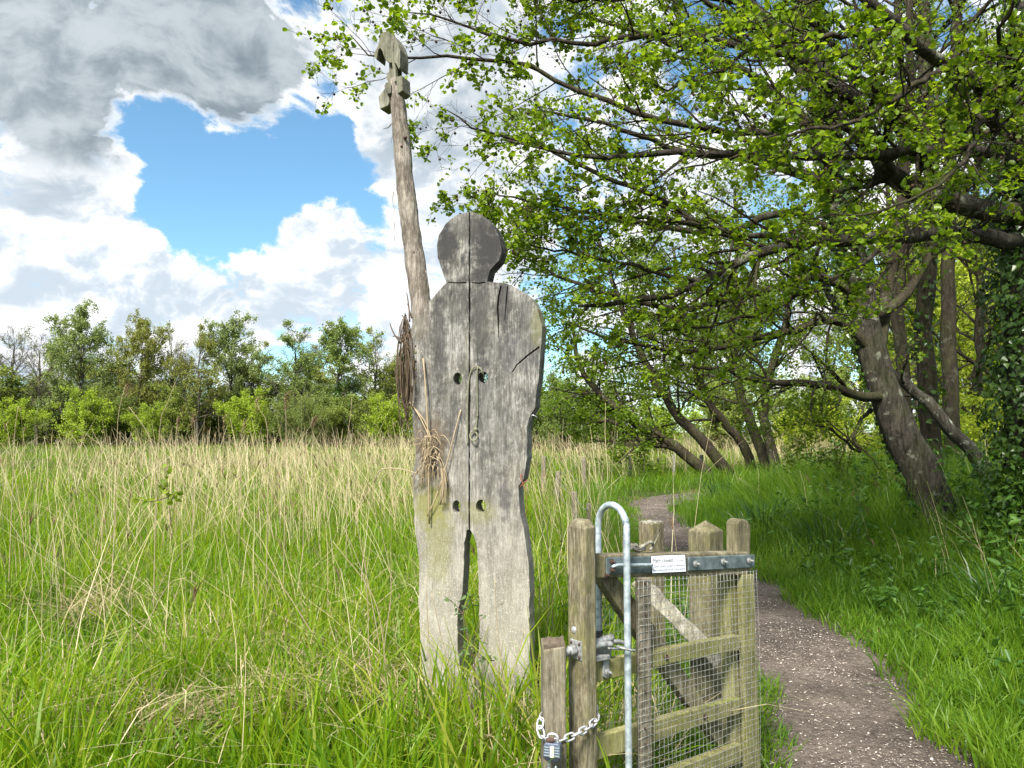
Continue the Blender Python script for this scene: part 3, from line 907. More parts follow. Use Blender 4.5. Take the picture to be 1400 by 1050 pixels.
def build_wood():
    g = 'trees of the wood beside the path'
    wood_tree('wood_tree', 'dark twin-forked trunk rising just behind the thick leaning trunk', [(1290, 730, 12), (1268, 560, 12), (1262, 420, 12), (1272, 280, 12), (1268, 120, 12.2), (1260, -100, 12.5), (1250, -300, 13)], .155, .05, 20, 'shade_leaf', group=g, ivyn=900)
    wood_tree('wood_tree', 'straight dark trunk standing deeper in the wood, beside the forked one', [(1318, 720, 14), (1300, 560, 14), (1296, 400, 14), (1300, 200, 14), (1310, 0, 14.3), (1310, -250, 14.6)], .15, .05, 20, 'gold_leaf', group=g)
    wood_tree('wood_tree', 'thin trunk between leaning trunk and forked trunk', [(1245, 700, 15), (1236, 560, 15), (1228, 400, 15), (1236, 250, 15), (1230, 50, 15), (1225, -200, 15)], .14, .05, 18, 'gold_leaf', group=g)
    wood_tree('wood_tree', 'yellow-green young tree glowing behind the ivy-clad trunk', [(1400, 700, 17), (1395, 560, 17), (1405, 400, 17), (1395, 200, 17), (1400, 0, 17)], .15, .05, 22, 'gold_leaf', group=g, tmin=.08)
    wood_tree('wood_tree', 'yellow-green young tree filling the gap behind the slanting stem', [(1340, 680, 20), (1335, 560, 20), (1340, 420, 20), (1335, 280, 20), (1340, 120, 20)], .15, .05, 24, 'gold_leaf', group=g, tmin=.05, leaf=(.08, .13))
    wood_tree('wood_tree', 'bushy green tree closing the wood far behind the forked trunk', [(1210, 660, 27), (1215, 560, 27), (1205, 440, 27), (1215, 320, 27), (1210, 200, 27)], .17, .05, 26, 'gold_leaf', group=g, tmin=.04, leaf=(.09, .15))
    g2 = 'clump of leaning trees where the path bends'
    D = 23.5
    # a clump of dark stems, all leaning away over the reeds
    def lean(label, tp, r0, nb=16, extra=()):
        tr = pxlimb(tp, r0, .04, 22, 0.03)
        tr[1][:] = np.linspace(r0 * .78, .045, 22)
        lims = [pxlimb(e, .09, .02, 22, 0.03) for e in extra]
        b1 = spawn(tr[0][None], tr[1][None], nb + 8, .24, 50, .36, 9, (-.18, -.15, -.05), .12, .36, .30, lmin=1.0)
        if lims:
            P, Q = stack(lims)
            e1 = spawn(P, Q, 6, .35, 45, .35, 9, (-.1, 0, .12), .12, .5, lmin=.5)
            b1 = (np.concatenate([b1[0], e1[0]]), np.concatenate([b1[1], e1[1]]))
        b2 = spawn(b1[0], b1[1], 8, .15, 45, .42, 6, (0, 0, .03), .18, .5, lmin=.4)
        b3 = spawn(b2[0], b2[1], 4, .15, 45, .42, 4, (0, 0, 0), .2, .5, lmin=.2)
        lp = on_twigs(b3[0], 7, .1, .06)
        r = at(*tp[0])
        wood = [('trunk', [(tr[0][None], tr[1][None], 10, .08)], None)] + [('limb', [(l[0][None], l[1][None], 7, .05)], None) for l in lims]
        wood.append(('branches', [(b1[0], b1[1], 5, 0), (b2[0], b2[1], 3, 0), (b3[0], b3[1], 3, 0)], None))
        tree_obj('leaning_alder', (r.x, r.y, 0), wood, [leaves(lp, rng.uniform(.075, .125, len(lp)), LEAF_DIAMOND, .6, .7)], M['bark_dark'], M['shade_leaf'], label, group=g2)
    lean('dark stem leaning lowest to the left at the path bend, bare limbs over the reeds', [(975, 658, D), (945, 626, D), (912, 604, D), (880, 588, D), (855, 568, D), (825, 545, D), (795, 505, D), (780, 440, D)], .24, 14,
         [[(940, 618, D), (905, 609, D), (870, 600, D), (862, 596, D), (866, 605, D - .3), (850, 622, D - .4)], [(905, 598, D), (860, 590, D), (830, 575, D), (790, 575, D)]])
    lean('dark curved stem rising second in the clump at the path bend', [(1000, 655, D + 1), (968, 612, D + 1), (932, 572, D + 1), (905, 540, D + 1), (880, 495, D + 1), (858, 440, D + 1), (835, 380, D + 1), (820, 330, D + 1)], .25, 20)
    lean('short slanting stem in the middle of the clump at the path bend', [(1034, 655, D + 2), (1012, 604, D + 2), (985, 572, D + 2), (962, 535, D + 2), (945, 470, D + 2), (930, 400, D + 2), (920, 340, D + 2)], .22, 20)
    lean('nearly upright dark stem at the thicker end of the clump by the bend', [(1050, 655, D + 1), (1040, 610, D + 1), (1022, 570, D + 1), (1010, 520, D + 1), (1000, 440, D + 1), (1010, 340, D + 1), (1005, 260, D + 1)], .24, 20)
    lean('last upright stem of the clump by the bend, forking into a wide crown', [(1058, 655, D), (1056, 610, D), (1046, 570, D), (1050, 520, D), (1070, 450, D), (1085, 380, D), (1080, 300, D)], .22, 20)


# ------------------------------------------------------------------ far trees and bushes: a few kinds, each copied with its parts
def far_kind(kind):
    """returns parts [(name, mesh)] of one tree about 12 m (bush about 4 m) high, standing at the origin"""
    if kind in ('dense', 'loose', 'bare', 'narrow'):
        H = 12.0
        tr = limb([(0, 0, -.2), (.15, 0, 3), (-.1, .1, 6), (.1, 0, 9), (0, 0, H * .96)], .26, .04, 18, .05)
        sp = {'dense': 5.4, 'loose': 5.2, 'bare': 4.2, 'narrow': 3.8}[kind]
        b1 = spawn(tr[0][None], tr[1][None], 34, .16, 52, .3, 9, (0, 0, .22), .10, .45, tmax=.985, env=lambda t: sp * np.sqrt(np.clip(1 - ((t - .45) / .62) ** 2, .12, 1)))
        b2 = spawn(b1[0], b1[1], 9, .2, 40, .42, 6, (0, 0, .15), .16, .5, lmin=.6)
        b3 = spawn(b2[0], b2[1], 4, .2, 40, .5, 4, (0, 0, .1), .2, .55, lmin=.4)
        wv, wf = join([tubes(tr[0][None], tr[1][None], 8, .06), tubes(b1[0], np.maximum(b1[1], .02), 4), tubes(b2[0], np.maximum(b2[1], .014), 3), tubes(b3[0], np.maximum(b3[1], .010), 3)])
        tv, tf = tubes(tr[0][None], tr[1][None], 8, .06)
        bv, bf = join([tubes(b1[0], np.maximum(b1[1], .02), 4), tubes(b2[0], np.maximum(b2[1], .014), 3), tubes(b3[0], np.maximum(b3[1], .010), 3)])
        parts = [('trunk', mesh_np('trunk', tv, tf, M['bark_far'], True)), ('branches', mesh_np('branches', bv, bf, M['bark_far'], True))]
        n3 = {'dense': 15, 'loose': 11, 'bare': 3, 'narrow': 11}[kind]
        P3 = b3[0]
        if kind in ('loose', 'bare'):
            P3 = P3[np.repeat(np.repeat(rng.random(len(b1[0])) < (.72 if kind == 'loose' else .4), 9), 4)]
        lp = on_twigs(P3, n3, .2, .14)
        b = leaves(lp, rng.uniform(.13, .26, len(lp)) * (.75 if kind == 'bare' else 1), LEAF_DIAMOND, .5, .8)
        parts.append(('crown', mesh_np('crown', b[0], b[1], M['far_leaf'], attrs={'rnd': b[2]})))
        if kind == 'narrow':
            p, n = surface_points(*tr, 1500, .02, .6, (0, .25))
            b = leaves(p, rng.uniform(.14, .24, 1500), LEAF_IVY, facing=n, spread=.5)
            parts.append(('ivy', mesh_np('ivy', b[0], b[1], M['ivy_leaf'], attrs={'rnd': b[2]})))
        return parts
    # bushes: many stems from the ground
    H = 4.2
    nst = 20
    a = rng.uniform(0, 2 * PI, nst)
    tilt = rng.uniform(.08, .75, nst)
    st = []
    for k in range(nst):
        d = Vector((math.cos(a[k]) * math.sin(tilt[k]), math.sin(a[k]) * math.sin(tilt[k]), math.cos(tilt[k])))
        L = H * random.uniform(.7, 1.0)
        st.append(limb([(d.x * .1, d.y * .1, -.15), d * (L * .5), d * L + Vector((0, 0, .1))], .05, .012, 10, .03))
    P, Q = stack(st)
    b1 = spawn(P, Q, 9, .08, 42, .32, 6, (0, 0, .15), .15, .5, lmin=.5)
    b2 = spawn(b1[0], b1[1], 5, .1, 42, .5, 4, (0, 0, .05), .2, .5, lmin=.3)
    sv, sf = join([tubes(P, Q, 4), tubes(b1[0], np.maximum(b1[1], .010), 3)])
    lp = on_twigs(b2[0], 17 if kind == 'bush' else 22, .05, .10)
    b = leaves(lp, rng.uniform(.07, .15, len(lp)), LEAF_DIAMOND if kind == 'bush' else LEAF_LONG, .5, .8)
    return [('stems', mesh_np('stems', sv, sf, M['bark_far'], True)), ('crown', mesh_np('crown', b[0], b[1], M['far_leaf'], attrs={'rnd': b[2]}))]


KINDS = {k: far_kind(k) for k in ('dense', 'loose', 'bare', 'narrow', 'bush', 'willow')}


def plant(name, kind, px, top_y, D, label, group, tint=(1, 1, 1), wide=1.0, cat='tree'):
    p = at(px, 600, D)
    H = {'bush': 4.3, 'willow': 4.3}.get(kind, 13.6)
    h = CAM_H + D * (590 - top_y) / FPX + 0.1
    s = h / H
    root = empty(name, (p.x, D, -0.1), random.uniform(0, 6.28), label=label, cat=cat, group=group)
    root.scale = (s * wide, s * wide, s)
    for pn, me in KINDS[kind]:
        o = link(bpy.data.objects.new(pn, me), root)
        if pn == 'crown':
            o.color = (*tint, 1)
    return root


def build_far():
    g = 'trees along the far side of the meadow'
    G, Y_, P_, O_ = (0.95, 1.05, .95), (1.25, 1.2, .8), (1.05, 1.12, 1.25), (1.1, 1.0, .75)  # crown tints, with pale distance haze worked into the colour
    T = [
        ('bare', -45, 440, 84, 'bare tree beyond the meadow at the very edge of the picture', (1.1, 1, .9), 1.0),
        ('bare', 14, 440, 86, 'almost leafless pale tree at the near end of the far tree row', (1.1, 1, .9), .9),
        ('bare', 50, 452, 82, 'almost leafless tree just beside the tall full green tree', (1.1, 1, .9), .8),
        ('dense', 108, 428, 82, 'tall full blue-green tree, the leafiest in the far row', P_, .92),
        ('dense', 190, 440, 84, 'olive-brown leafed tree next after the tall full green one', O_, .8),
        ('bare', 232, 448, 88, 'thin pale tree in the dip between two olive trees', (1.1, 1, .9), .8),
        ('loose', 270, 456, 80, 'olive tree with one straight trunk showing down to the grass', O_, .85),
        ('dense', 314, 440, 86, 'broad rounded green tree in the middle of the far row', P_, .9),
        ('loose', 352, 476, 90, 'low thin-leaved tree behind the broad rounded one', Y_, .9),
        ('loose', 402, 450, 84, 'open spreading tree with several forked limbs against the sky', G, 1.0),
        ('narrow', 462, 437, 80, 'narrow tree with dark ivy up its trunk', G, 1.05),
        ('loose', 512, 458, 84, 'open half-leafed tree between ivied tree and carved figure', Y_, .95),
        ('loose', 556, 476, 86, 'thin tree half hidden behind the twig bundle', Y_, .9),
        ('dense', 620, 480, 88, 'green tree hidden behind the carved wooden figure', G, 1.0),
        ('dense', 668, 478, 90, 'second green tree hidden behind the carved wooden figure', G, 1.0),
        ('loose', 708, 486, 92, 'thin tree behind the near arm edge of the carved figure', Y_, 1.0),
        ('loose', 80, 470, 95, 'thin tree in second row behind the tall full green one', Y_, .9),
        ('loose', 150, 470, 96, 'thin tree in second row filling the gap before the olive trees', Y_, 1.0),
        ('loose', 440, 474, 98, 'thin tree in second row behind the open spreading tree', Y_, 1.0),
        ('dense', -120, 450, 84, 'green tree beyond the meadow outside the picture', G, .9),
    ]
    for k, px, ty, D, lab, tint, wd in T:
        plant('meadow_tree', k, px, ty, D, lab, g, tint, wd)
    g = 'bushes at the far edge of the meadow'
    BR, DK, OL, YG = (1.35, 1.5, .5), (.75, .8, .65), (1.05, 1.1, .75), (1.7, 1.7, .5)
    B = [
        ('bush', -30, 505, 82, 'dull green bush at the picture edge below the bare trees', OL, 1.3),
        ('bush', 22, 545, 74, 'bright green low bush nearest the picture edge', BR, 1.0),
        ('bush', 8, 508, 86, 'tall dull green bush behind the bright low one', OL, 1.3),
        ('bush', 62, 520, 86, 'dark bush below the tall full green tree', DK, 1.3),
        ('bush', 112, 532, 75, 'large bright yellow-green dome of a bush before the full tree', BR, 1.1),
        ('bush', 152, 530, 79, 'green bush joined to the bright dome beside it', DK, 1.1),
        ('bush', 202, 552, 77, 'bright small bush below the first olive tree', BR, 1.0),
        ('bush', 170, 505, 92, 'dark tall bush behind the olive trees', DK, 1.4),
        ('bush', 245, 528, 82, 'dull bush at the foot of the straight-trunked olive tree', OL, 1.2),
        ('bush', 292, 520, 86, 'dark green bush under the broad rounded tree', DK, 1.4),
        ('bush', 343, 532, 76, 'bright yellow-green bush in mid row left of the tall plume reeds', BR, 1.0),
        ('willow', 412, 534, 75, 'grey-green rounded willow bush in the middle of the row', (.95, 1.0, .9), 1.1),
        ('bush', 372, 512, 90, 'dark bush behind the bright mid-row one', DK, 1.4),
        ('bush', 452, 545, 78, 'green bush at the foot of the ivied tree', OL, 1.1),
        ('bush', 490, 540, 79, 'olive bush just beyond the ivied tree', OL, 1.2),
        ('bush', 533, 540, 76, 'bright bush beside the carved figure', BR, 1.15),
        ('bush', 440, 516, 94, 'dark tall bush far behind the willow bush', DK, 1.4),
        ('bush', 520, 512, 92, 'dark tall bush behind the open half-leafed tree', DK, 1.4),
        ('bush', 230, 505, 95, 'dark bush behind the thin pale tree', DK, 1.5),
        ('bush', 590, 525, 84, 'bush hidden behind the carved figure', OL, 1.3),
        ('bush', 640, 530, 82, 'second bush hidden behind the carved figure', BR, 1.3),
        ('bush', 685, 525, 84, 'third bush hidden behind the carved figure', OL, 1.3),
        ('willow', 775, 502, 56, 'large grey-green willow bush just past the figure, behind the reeds', (.85, .95, .75), 1.05),
        ('willow', 725, 520, 60, 'willow bush peeping out behind the edge of the figure', (.85, .95, .8), 1.0),
        ('bush', 838, 530, 60, 'dull green bush behind the low bare limbs', OL, 1.1),
        ('bush', 905, 545, 52, 'bright yellow-green bush seen under the leaning stems', BR, 1.2),
        ('bush', 985, 520, 62, 'green bush behind the leaning stems', OL, 1.3),
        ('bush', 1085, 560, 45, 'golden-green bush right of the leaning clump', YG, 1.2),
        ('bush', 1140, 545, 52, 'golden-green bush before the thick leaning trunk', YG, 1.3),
        ('willow', 1110, 500, 66, 'pale willow bush far off under the low branch', (1.1, 1.2, .9), 1.4),
        ('bush', 1210, 570, 30, 'yellow-green bush at the wood edge behind the thick trunk', YG, 1.3),
        ('bush', 1290, 560, 30, 'yellow-green bush deep in the wood behind the slanting stem', YG, 1.4),
        ('bush', 1340, 545, 19, 'yellow-green bush close behind the slanting stem in the wood', YG, 1.3),
        ('bush', 1255, 575, 21, 'yellow-green low bush behind the thick trunk foot', YG, 1.2),
        ('bush', 1385, 545, 23, 'yellow-green bush behind the ivy-clad trunk', YG, 1.4),
        ('dense', 1010, 380, 80, 'tall tree showing pale through the crowns above the bend', (1.1, 1.15, .9), 1.0),
        ('dense', 1180, 380, 76, 'tall tree showing pale between the thick trunk and the clump', (1.1, 1.15, .9), 1.0),
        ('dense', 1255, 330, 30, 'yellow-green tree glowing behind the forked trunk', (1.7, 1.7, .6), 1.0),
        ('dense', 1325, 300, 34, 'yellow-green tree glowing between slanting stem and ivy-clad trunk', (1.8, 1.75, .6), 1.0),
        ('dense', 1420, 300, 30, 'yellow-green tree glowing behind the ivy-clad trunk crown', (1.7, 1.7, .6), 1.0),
        ('dense', 1360, 330, 60, 'tall tree closing the wood behind the ivy-clad trunk', (1.1, 1.1, .8), 1.0),
    ]
    for k, px, ty, D, lab, tint, wd in B:
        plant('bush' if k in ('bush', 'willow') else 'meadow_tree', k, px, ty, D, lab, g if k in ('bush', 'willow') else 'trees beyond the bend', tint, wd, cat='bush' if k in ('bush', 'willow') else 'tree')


build_far()
build_wood()
build_leaning()
build_overhang()
# ------------------------------------------------------------------ carved wooden figure of two boards
FD, FA = 3.80, R(-17)                     # depth of its middle, turn (its right edge stands nearer)
FO = at(650, 600, FD)
FO = Vector((FO.x, FO.y, 0.0))
FX = Vector((math.cos(FA), math.sin(FA), 0))      # along the board
FN = Vector((math.sin(FA), -math.cos(FA), 0))     # out of its front


def fig(px, py, off=0.0):
    """board coordinates (x along, z up) of the point of the board's front seen at that place"""
    d = ray(px, py)
    o = Vector((0, 0, CAM_H))
    t = (FO + FN * off - o).dot(FN) / d.dot(FN)
    p = o + d * t
    return ((p - FO).dot(FX), p.z)


def fig3(px, py, off=0.0):
    x, z = fig(px, py, off)
    return (x, -off, z)


def ring(cx, cy, rx, ry, n=14):
    return [(cx + rx * math.cos(2 * PI * k / n), cy + ry * math.sin(2 * PI * k / n)) for k in range(n)]


def board(name, outer, holes, thick, mat, parent, jit=0.0015):
    bm = bmesh.new()
    fp = FAR = None
    loops = []
    for k, lp in enumerate([outer] + holes):
        q = [fig(*p) for p in lp]
        if k == 0:
            # closer points along the outline, a little uneven from the saw and the weather
            dense = []
            for i in range(len(q)):
                a, b = Vector(q[i]), Vector(q[(i + 1) % len(q)])
                n = max(1, int((b - a).length / 0.03))
                for j in range(n):
                    w = a.lerp(b, j / n)
                    dense.append((w.x + random.gauss(0, jit), w.y + random.gauss(0, jit)))
            q = dense
        vs = [bm.verts.new((x, 0, z)) for x, z in q]
        es = [bm.edges.new((vs[i], vs[(i + 1) % len(vs)])) for i in range(len(vs))]
        loops += es
    bmesh.ops.triangle_fill(bm, use_beauty=True, use_dissolve=False, edges=loops)
    front = list(bm.faces)
    r = bmesh.ops.extrude_face_region(bm, geom=front)
    ev = [v for v in r['geom'] if isinstance(v, bmesh.types.BMVert)]
    bmesh.ops.translate(bm, verts=ev, vec=(0, thick, 0))
    return obj_bm(name, bm, mat, parent, bevel=0.005, segs=2)


def build_figure():
    def S(px, py, rx, rz, amt, c):
        x, z = fig(px, py)
        return (x, z, rx, rz, amt, c)
    dk, br, gn = (0.035, 0.034, 0.034), (0.10, 0.075, 0.05), (0.17, 0.165, 0.045)
    stains = [S(668, 338, .105, .15, 1.0, dk), S(610, 338, .062, .115, .95, dk), S(640, 312, .20, .07, .6, dk), S(655, 382, .12, .03, .8, dk), S(633, 355, .015, .03, .9, dk), S(600, 470, .045, .30, .7, dk),
              S(626, 420, .10, .10, .40, dk), S(700, 480, .15, .10, .55, (.05, .05, .055)), S(658, 430, .06, .26, .7, dk), S(690, 410, .04, .16, .8, dk), S(720, 430, .05, .10, .5, dk), S(660, 560, .05, .22, .5, dk), S(685, 590, .05, .20, .45, dk), S(615, 560, .05, .16, .4, dk), S(690, 680, .03, .10, .7, (.05, .045, .05)),
              S(588, 610, .10, .14, .85, br), S(590, 690, .10, .11, .75, gn), S(600, 740, .07, .22, .45, gn), S(655, 700, .08, .06, .45, gn), S(575, 430, .05, .12, .5, (.09, .07, .05)), S(735, 440, .035, .12, .6, (.13, .13, .06))]
    w = wood_mat('silver_grey_oak', (0.026, 0.025, 0.024), (0.118, 0.112, 0.103), (0.38, 0.365, 0.335), algae=0.22, algae_col=(0.24, 0.22, 0.15), fleck=1.0, stain=stains, grain=1.0, bumps=1.0, flake=0.45,
                 low_green=(0.15, 1.35, 0.5, (0.33, 0.308, 0.25)))
    root = empty('wooden_figure', FO, FA, label='tall silver-grey carved wooden figure made of two split boards in the meadow', cat='sculpture')
    sx = 641.7
    left = [(sx - .7, 290), (623, 294), (609.5, 306), (600, 321), (596.5, 336), (598, 351), (604, 369), (610, 386), (600, 397), (589.6, 409), (578, 421), (568.5, 433), (563, 444), (561, 454), (560, 487), (562, 519), (563, 561), (564, 587), (568, 606), (568, 626), (564, 648), (564.7, 684), (567, 720), (570, 745), (573, 771), (572, 821), (574.6, 877), (578, 923), (583, 960), (587, 1035),
            (sx - 1.5, 1035), (sx - 2.6, 934), (632, 934), (631, 923), (626, 891), (625, 856), (627, 831), (632, 810), (633.4, 786), (634.5, 743), (638, 725), (sx - 1.4, 724)]
    right = [(sx + .9, 724), (648.6, 733), (652, 750), (654, 786), (655, 821), (655.6, 863), (654, 891), (643, 916), (sx - 2, 934), (sx - .7, 1035), (727, 1035), (725, 958), (724, 926), (724, 877), (723.6, 831), (724, 796), (722.5, 768), (715.5, 722), (711, 703), (708.7, 675), (709, 665), (716, 655), (720.6, 626), (721, 587), (723, 571), (732, 556), (733.6, 532), (737.5, 503), (740, 470), (741, 445), (734, 422), (727, 409), (714, 398), (695, 388), (667, 385), (670, 369), (682, 357), (686, 344), (683, 325), (676, 310), (663, 297), (648, 290), (sx + .9, 290)]
    hl = [ring(625.5, 518, 6, 8.5), ring(624, 693, 5.5, 9), ring(628, 965, 4, 8),
          [(612.5, 385.6), (625, 386.2), (637, 385.7), (637, 387.2), (625, 387.7), (612.5, 386.6)]]
    hr = [ring(660.5, 516, 7, 8), ring(657.5, 692, 7, 9), ring(653, 972, 6, 10),
          [(645, 386.0), (655, 386.4), (663, 385.4), (663, 386.8), (655, 388.0), (645, 387.2)],
          [(686, 391), (683, 405), (681.5, 420), (682.5, 440), (681.6, 462), (681.0, 462), (680.4, 440), (679, 420), (680.5, 405), (684, 391)],
          [(694.6, 391), (692.8, 412), (690.4, 438), (689.6, 438), (691.2, 412), (693.2, 391)],
          [(737, 473), (722, 484), (706, 498), (700, 508), (701.2, 509), (707, 499.6), (723, 486), (737.6, 475.6)]]
    board('board', left, hl, 0.085, w, root)
    board('board', right, hr, 0.088, w, root)
    for px, py in ((568, 473), (568, 481.5), (568.5, 494), (568, 504), (568.5, 514), (568, 523)):
        bm = bmesh.new()
        big = py in (481.5, 504, 523)
        bmesh.ops.create_uvsphere(bm, u_segments=8, v_segments=5, radius=.0085 if big else .006)
        for v in bm.verts: v.co.y *= .35
        o = obj_bm('nail', bm, M['rust'] if not big else M['post_dark'], root, smooth=True)
        o.location = fig3(px, py, .001)
    bm = bmesh.new()
    v, f = tubes(smooth_path([(0, 0, 0), (.012, -.02, .012), (.03, -.012, .004), (.03, .0, -.006)], 10)[None], np.full((1, 10), .0022), 5)
    o = obj_np('staple', v, f, M['chain'], root, smooth=True)
    o.location = fig3(726, 571, .004)
    return root


def twig_thing(name, label, cat, curves, mat, group=None):
    """a bundle of bent twigs, world-space curves [(pts, r0, r1)] -> one mesh"""
    o0 = Vector(curves[0][0][0])
    parts = []
    for pts, r0, r1 in curves:
        P = smooth_path(pts, 12) - np.array(o0)[None]
        parts.append(tubes(P[None], np.linspace(r0, r1, 12)[None], 4))
    v, f = join(parts)
    o = obj_np(name, v, f, mat, None, smooth=True)
    o.location = o0
    return tag(o, label, cat, group)


def F3(px, py, off):
    x, z = fig(px, py, off)
    return FO + FX * x + FN * off + Vector((0, 0, z))


def build_figure_things():
    # twig bundle hung over the shoulder edge
    cv = []
    for k in range(44):
        a0 = random.uniform(0, 2 * PI)
        span = random.uniform(2.2, 5.0)
        ex, ey = random.gauss(7.5, 2.8), random.gauss(58, 13)
        cx, cy = random.gauss(554, 2.5), random.gauss(507, 5)
        off = random.gauss(-.04, .03)
        pts = []
        for j in range(7):
            a = a0 + span * j / 6
            pts.append(F3(cx + ex * math.cos(a) * random.uniform(.85, 1.15), cy + ey * math.sin(a), off + .05 * math.cos(a * .5 + k)))
        cv.append((pts, random.uniform(.0022, .0042), .0015))
    for p in ([(560, 450), (553, 470), (547, 520), (553, 560), (563, 597)], [(548, 470), (538, 455), (533, 442)], [(552, 466), (542, 460), (537, 460)], [(560, 440), (559, 420), (556, 400)], [(563, 435), (558, 418), (557, 415)]):
        cv.append(([F3(x, y, -.01) for x, y in p], .0045, .0025))
    twig_thing('twig_bundle', 'brown bundle of bent twigs hung at the shoulder edge of the wooden figure', 'twigs', cv, M['twig'])
    # dry grass spray tucked at the hip
    cv = []
    cv.append(([F3(578.5, 490, .02), F3(582, 530, .03), F3(585, 590, .035), F3(586, 640, .035), F3(586.5, 690, .03), F3(587, 716, .02)], .0045, .004))
    cv.append(([F3(630, 560, .01), F3(622, 590, .02), F3(609, 640, .03), F3(596, 680, .03), F3(584, 706, .02)], .0035, .003))
    cv.append(([F3(560, 550, .0), F3(571, 563, .02), F3(583, 580, .03), F3(592, 608, .035), F3(606, 634, .04), F3(614, 665, .03)], .004, .002))
    cv.append(([F3(562, 551, .01), F3(575, 572, .03), F3(588, 600, .04), F3(604, 640, .04), F3(606, 670, .04), F3(602, 690, .03)], .004, .0025))
    cv.append(([F3(512, 660, .0), F3(516, 648, .02), F3(524, 641, .03), F3(545, 641, .05), F3(566, 646, .04), F3(582, 652, .03)], .0035, .002))
    for k in range(60):
        x0, y0 = random.gauss(588, 6), random.uniform(592, 650)
        dx, dy = random.gauss(-4, 13), random.uniform(10, 44)
        if k % 3 == 0: dx = -abs(dx) - 6; dy = random.uniform(4, 22)
        o = random.uniform(.012, .05)
        cv.append(([F3(x0, y0, .02), F3(x0 + dx * .4, y0 - random.uniform(-4, 9), o + .02), F3(x0 + dx * .8, y0 + dy * .4, o + .02), F3(x0 + dx, y0 + dy, o)], random.uniform(.0016, .003), .0012))
    for k in range(5):
        cv.append(([F3(603 + k, 640, .03), F3(604 + k * 1.5, 662, .035), F3(601 + k * 2, 690, .03)], .003, .0018))
    twig_thing('dry_grass_spray', 'spray of dry grass stems tucked against the hip of the wooden figure', 'dry grass', cv, M['straw'])
    # string looped out of the upper hole with a little ring on it
    root = empty('string_loop', F3(652, 505, .01), 0, label='faded string looped from the upper hole of the figure with a small ring', cat='string')
    o0 = np.array(F3(652, 505, .01))
    s1 = smooth_path([F3(662, 520, -.03), F3(660, 508, .004), F3(653, 501, .012), F3(646, 504, .010), F3(641, 520, .008), F3(639, 560, .008), F3(639.5, 608, .006)], 30) - o0
    s2 = smooth_path([F3(660, 512, .0), F3(656, 503, .012), F3(652.5, 505, .014), F3(652.5, 540, .010), F3(652.5, 568, .010), F3(650, 588, .012)], 30) - o0
    for s in (s1, s2):
        v, f = tubes(s[None], np.full((1, 30), .0032), 6, .15)
        obj_np('string', v, f, M['string'], root, smooth=True)
    th = np.linspace(0, 2 * PI, 17)
    rg = np.array([F3(647.5 + 5 * math.cos(a), 596 + 6.5 * math.sin(a), .02 + .006 * math.sin(a)) for a in th]) - o0
    v, f = tubes(rg[None], np.full((1, 17), .0042), 6)
    obj_np('ring', v, f, M['string'], root, smooth=True)
    bm = bmesh.new()
    bmesh.ops.create_icosphere(bm, subdivisions=2, radius=.011)
    for vv in bm.verts: vv.co *= random.uniform(.8, 1.2)
    o = obj_bm('knot', bm, M['string'], root, smooth=True)
    o.location = Vector(F3(650, 587, .014)) - Vector(o0)
    bm = bmesh.new()
    bmesh.ops.create_icosphere(bm, subdivisions=1, radius=.006)
    o = obj_bm('knot', bm, M['string'], root, smooth=True)
    o.location = Vector(F3(652.5, 568, .011)) - Vector(o0)
    cv = [([F3(712, 648, .004), F3(713, 655, .012), F3(716, 664, .010)], .004, .002), ([F3(714, 662, .01), F3(719, 672, .012), F3(720, 695, .01), F3(718, 705, .01)], .0016, .001), ([F3(711, 666, .004), F3(716, 660, .015), F3(722, 656, .012)], .003, .0015)]
    twig_thing('bramble_twig', 'short reddish-brown twig caught at the hip notch of the wooden figure', 'twig', cv, plain_mat('red_twig', (.16, .05, .025), (.28, .12, .07), .8, 60))


